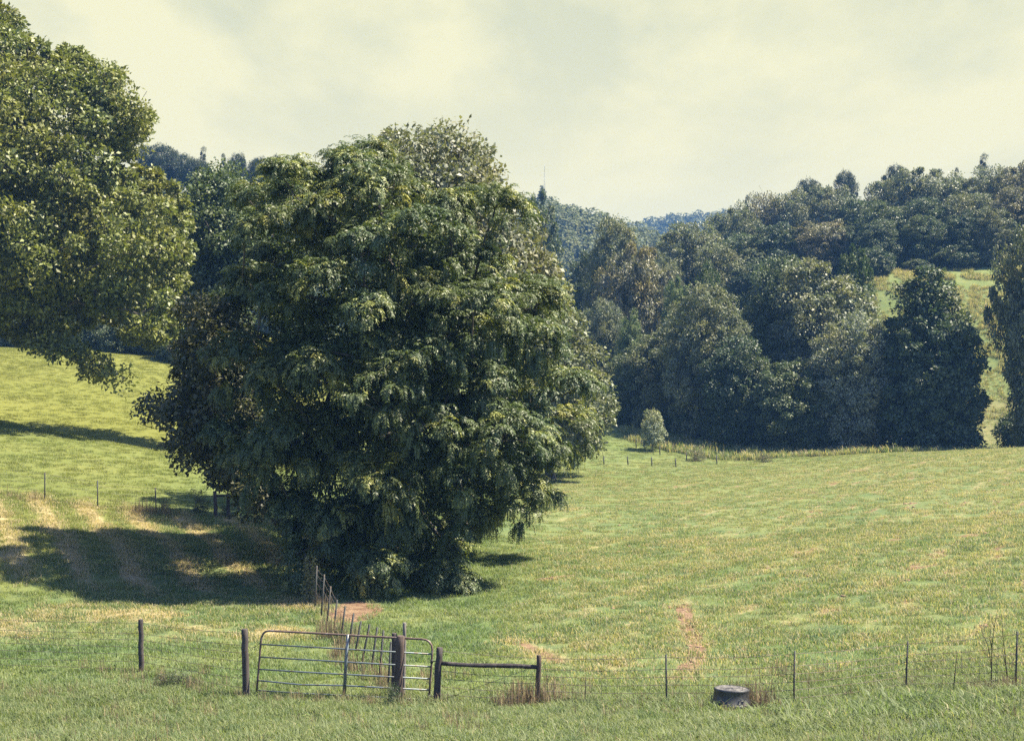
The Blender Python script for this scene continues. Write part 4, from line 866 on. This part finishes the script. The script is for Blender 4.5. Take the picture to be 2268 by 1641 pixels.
wood_tree('conifer_tree', 'lone spiky conifer beside the radio mast on the hazy hill', 'conifer', 1198, 412, 34, 500, (0.04, 0.06, 0.042))

# ------------------------------------------------------------------ saplings, shrubs and weeds
wood_tree('sapling', 'pale leaved young tree on a thin trunk in front of the dark grove', 'sapling', 1444, 906, 50, 131, (0.26, 0.29, 0.20))
def shrub_at(name, label, px, base, top, width, colour, kind='bush', group=None, cat='shrub'):
    g = on_ground(px, base); Y = g[1]; H = float(P(px, top, Y)[2]) - g[2]; ps = PROTO[kind]; pr = ps[int(px) % len(ps)]; sw = width / F * Y / pr['W']
    return tree(name, label, cat, g - np.array([0, 0, 0.05]), pr['crown'], pr['trunk'], colour, group, RNG.random() * 6.28, (sw, sw, H / pr['H']))
shrub_at('shrub', 'small leafy bush by the hillside fence left of the feathery tree', 437, 1136, 1075, 52, GM)
shrub_at('shrub', 'thin scraggly bush beside the third steel post of the hillside fence', 362, 1132, 1100, 26, GL)
shrub_at('shrub', 'low dark leafy weeds between the two wooden posts left of the gate', 394, 1520, 1481, 90, (0.05, 0.075, 0.045))
shrub_at('shrub', 'small dark tuft on a bare patch beside the second steel post', 1735, 1495, 1470, 22, GD)
shrub_at('shrub', 'green weeds at the foot of the corner posts behind the gate', 868, 1562, 1505, 44, (0.06, 0.095, 0.05))
shrub_at('shrub', 'dark weed clump against the leaning fence above the gate', 748, 1425, 1385, 34, (0.06, 0.09, 0.05))
shrub_at('shrub', 'little dark weed standing between the third steel post and the bare weed', 2079, 1532, 1506, 18, GD)
shrub_at('shrub', 'little dark weed just right of the third steel post', 2021, 1528, 1504, 14, GD)
shrub_at('shrub', 'brown shrubby weeds at the foot of the tall bare weed', 2196, 1540, 1503, 46, (0.075, 0.060, 0.035))
shrub_at('shrub', 'dark low weeds at the left post of the far wooden fence brace', 500, 1142, 1112, 40, GM)
shrub_at('shrub', 'pale grey bush on the weedy edge right of the pale sapling', 1541, 1022, 981, 44, (0.15, 0.15, 0.10))
shrub_at('shrub', 'small olive bush where the meadow meets the grove', 1690, 1024, 1000, 42, (0.11, 0.11, 0.065))
for px, Y, top, w in ((1385, 154, 880, 120), (1440, 151, 850, 120), (1500, 146, 905, 120), (1560, 142, 890, 130), (1620, 137, 900, 130), (1680, 137, 885, 130), (1740, 136, 900, 130), (1800, 135, 890, 130), (1860, 135, 880, 130), (1920, 136, 870, 120), (1530, 150, 800, 150), (1640, 149, 790, 150), (1760, 149, 770, 150), (1870, 148, 800, 150), (2270, 138, 900, 110)):
    wood_tree('shrub', 'dark dense shrub filling the foot of the ravine grove', 'shrub', px, top, w, Y, GD, 'shrubs at the foot of the ravine grove', 'shrub')
for px, Y, top, w in ((330, 146, 715, 90), (270, 146, 712, 90), (385, 143, 722, 80), (200, 149, 705, 90), (120, 150, 700, 90), (40, 151, 695, 90)):
    wood_tree('shrub', 'dark shrub in the hedge along the top of the hillside pasture', 'shrub', px, top, w, Y, GD, 'hedge shrubs above the hillside pasture', 'shrub')

def bare_weed(label, stems):
    root = on_ground(*A3(*stems[0][0])); t = thing('bare_weed', label, 'weed', root); Y = root[1]
    for k, st in enumerate(stems):
        m = MB(); p = np.array([P(*A3(*q), Y + 0.05 * k) for q in st]); m.tube(p, np.linspace(0.013 if k == 0 else 0.008, 0.004, len(p)), 5); m.build('stem', M_DARKSTEM, t, base=root)
bare_weed('tall bare forked weed in front of the fence near the right edge', [((2083, 615), (2084, 480), (2088, 360), (2100, 260), (2120, 165)), ((2085, 500), (2066, 380), (2040, 310), (2010, 240)), ((2088, 400), (2075, 330), (2080, 250)), ((2100, 270), (2085, 225), (2082, 200)), ((2104, 615), (2110, 520), (2112, 450))])
bare_weed('thin bare weed next to the last steel post on the right', [((2180, 610), (2168, 500), (2158, 400), (2150, 320), (2138, 190)), ((2165, 480), (2150, 420), (2146, 370)), ((2172, 540), (2200, 560), (2212, 600))])
bare_weed('single thin weed stalk halfway between the third steel post and the bare weed', [((1868, 628), (1876, 540), (1884, 470), (1886, 400))])

TALL = [blade_patch('dry_weed_tuft', 26, 0.40, 0.35, 0.80, 0.006, 0.35, s, M_DRYSTEM) for s in (11, 12)]
WEED = [blade_patch('edge_weed_tuft', 46, 0.9, 0.35, 0.95, 0.022, 0.5, s, M_BLADE) for s in (13, 14)]
def weeds():
    pts = []; sc = []
    def along(b0, b1, n, s0, spread=0.25):
        for f in RNG.random(n):
            g = on_ground(b0[0] + (b1[0] - b0[0]) * f, b0[1] + (b1[1] - b0[1]) * f); pts.append(g + np.array([RNG.normal() * spread, RNG.normal() * spread, -0.03])); sc.append(s0 * (0.6 + 0.7 * RNG.random()))
    along(A2(1780, 1040), A2(2090, 1040), 24, 0.85); along(A2(640, 560), A2(800, 720), 16, 0.8, 0.2); along(A2(700, 700), A2(1030, 960), 20, 0.8, 0.2); along(A2(590, 400), A2(650, 510), 6, 0.55, 0.15)
    along(A3(700, 730), A3(840, 735), 14, 0.9, 0.15); along(A1(500, 1240), A1(1400, 1370), 40, 0.5, 0.4); along(A2(250, 1000), A2(1300, 1050), 34, 0.45, 0.2); along(A1(80, 220), A1(160, 225), 4, 0.9, 0.4); along(A1(780, 310), A1(1000, 320), 16, 1.0, 0.4)
    along(A3(0, 740), A3(1000, 735), 24, 0.45, 0.3); along(A3(2000, 640), A3(2268, 620), 14, 0.6, 0.25)
    scatter('dry_weeds', ('dry brown weed stalks along the fences', 'weeds'), pts, sc, TALL, {})
    n = 900; px = 1380 + 920 * RNG.random(n); Y = 124 + 14 * RNG.random(n) ** 0.8; x = (px - CX) / F * Y; edge = np.interp(px, [1330, 1400, 1460, 1600, 1800, 2300], [141, 136, 132, 127, 125.5, 123]); Y = edge + RNG.random(n) ** 1.5 * 8; x = (px - CX) / F * Y
    z = np.zeros(n)
    scatter('edge_weeds', ('tall weeds along the edge between meadow and grove', 'weeds'), np.c_[x, Y, bumpy(x, Y) - 0.05], 0.6 + 0.8 * fbm2(x, Y, 3, 4) * RNG.random(n), WEED, dict(dry=0.1 + 0.45 * fbm2(x, Y, 5, 91), lush=z, gold=z))
    n = 5200; x = -3 + 34 * RNG.random(n); y = 31 + 60 * RNG.random(n) ** 1.3; cl = noise3(np.stack([x * 1.2, y * 0.5, x * 0], -1), 1.1, 61) * 0.6 + 0.4 * noise3(np.stack([x, y, x * 0], -1), 0.35, 62)
    k = (cl > 0.60) & (np.abs(x) < 0.42 * y); x, y, cl = x[k], y[k], cl[k]; z = np.zeros(len(x))
    scatter('meadow_tufts', ('darker uncut tufts dotted over the mown meadow', 'grass'), np.c_[x, y, bumpy(x, y) - 0.02], 0.45 + 1.6 * (cl - 0.58) + 0.25 * RNG.random(len(x)), LONG, dict(dry=z + 0.1, lush=0.3 + 0.5 * RNG.random(len(x)), gold=z))
    n = 9000; y = 148 + 46 * RNG.random(n); x = (0.20 + 0.22 * RNG.random(n)) * y; z = np.zeros(n); k = noise3(np.stack([x, y, z], -1), 2.2, 71) > 0.35; x, y, z = x[k], y[k], z[k]
    scatter('slope_grass', ('rough tall grass on the sloping pasture below the ridge', 'grass'), np.c_[x, y, bumpy(x, y) - 0.03], 0.35 + 0.9 * fbm2(x, y, 4, 72) ** 2 + 0.2 * RNG.random(len(x)), WEED, dict(dry=0.15 + 0.5 * fbm2(x, y, 6, 73), lush=z, gold=z + 0.5))
    # clods of soil thrown up over the mown field, seed stalks and broad-leaved weeds in the fringe
    th = np.linspace(0, 6.2832, 8)[:-1]; cl = []
    for k in range(3):
        rg = np.random.default_rng(90 + k); pr = [(0.09, -0.03), (0.10, 0.005), (0.06, 0.03), (0.012, 0.038)]; v = np.concatenate([np.stack([np.cos(th) * r * (0.7 + 0.6 * rg.random(7)), np.sin(th) * r * (0.7 + 0.6 * rg.random(7)), h * (0.7 + 0.6 * rg.random(7))], -1) for r, h in pr])
        q = [(i * 7 + j, i * 7 + (j + 1) % 7, (i + 1) * 7 + (j + 1) % 7, (i + 1) * 7 + j) for i in range(3) for j in range(7)]; cl.append(bpy.data.objects.new('soil_clod', mesh_from('soil_clod', v, np.array(q), M_CLOD)))
    n = 16000; x = 1 + 28 * RNG.random(n); y = 32 + 50 * RNG.random(n) ** 1.2; dry, soil, lush, gold = covers(x, y); k = (RNG.random(n) < 0.02 + 0.75 * sstep(0.25, 0.75, soil)) & (np.abs(x) < 0.42 * y) & (lush < 0.3); x, y = x[k], y[k]
    scatter('soil_clods', ('small reddish clods of soil lying on the mown field', 'soil'), np.c_[x, y, bumpy(x, y)], 0.2 + 1.0 * RNG.random(len(x)) ** 2.5, cl, {})
    n = 420; x, y = fan_points(n, 21.5, 33, 0.40); k = fbm2(x, y, 2.5, 95) > 0.47; x, y = x[k], y[k]
    scatter('seed_stalks', ('thin pale seed stalks in the unmown fringe', 'grass'), np.c_[x, y, bumpy(x, y) - 0.02], 0.35 + 0.35 * RNG.random(len(x)), TALL[:1], {})
    ros = []
    for k in range(2):
        rg = np.random.default_rng(97 + k); m = 13; az = rg.random(m) * 6.283; d = np.stack([np.cos(az), np.sin(az), 0.25 + 0.5 * rg.random(m)], -1); v, f = leaves(np.zeros((m, 3)) + rg.normal(size=(m, 3)) * 0.03 + (0, 0, 0.05), d, np.array([0, 0, 1.0]) + rg.normal(size=(m, 3)) * 0.3, 0.20 + 0.10 * rg.random(m), 0.085, 0.25)
        ros.append(bpy.data.objects.new('weed_rosette', mesh_from('weed_rosette', v, f, M_BLADE)))
    n = 1500; x, y = fan_points(n, 22, 33.5, 0.40); k = fbm2(x, y, 1.3, 99) > 0.56; x, y = x[k], y[k]; z = np.zeros(len(x))
    scatter('broad_weeds', ('broad leaved weeds in the near grass', 'weeds'), np.c_[x, y, bumpy(x, y) - 0.02], 0.28 + 0.32 * RNG.random(len(x)), ros, dict(dry=z, lush=z + 0.2, gold=z))
    # coarse clumps in the unmown fringe
    pts = []; 
    for c, k in (((1250, 835), 9), ((1745, 720), 8), ((1620, 770), 9), ((1480, 800), 8), ((1960, 735), 9), ((920, 790), 8), ((400, 760), 10), ((340, 770), 8), ((150, 750), 8), ((1080, 870), 6), ((2080, 770), 7), ((2250, 690), 7), ((1880, 830), 7), ((1300, 760), 5)):
        g = on_ground(*A3(*c))
        for _ in range(3 * k): pts.append(g + np.array([RNG.normal() * 0.30, RNG.normal() * 0.2, -0.03]))
    pts = np.array(pts); n = len(pts); z = np.zeros(n)
    scatter('coarse_grass', ('coarse dark grass clumps in the unmown fringe', 'grass'), pts, 1.2 + 0.9 * RNG.random(n), LONG, dict(dry=z, lush=z + 0.3, gold=z))
weeds()
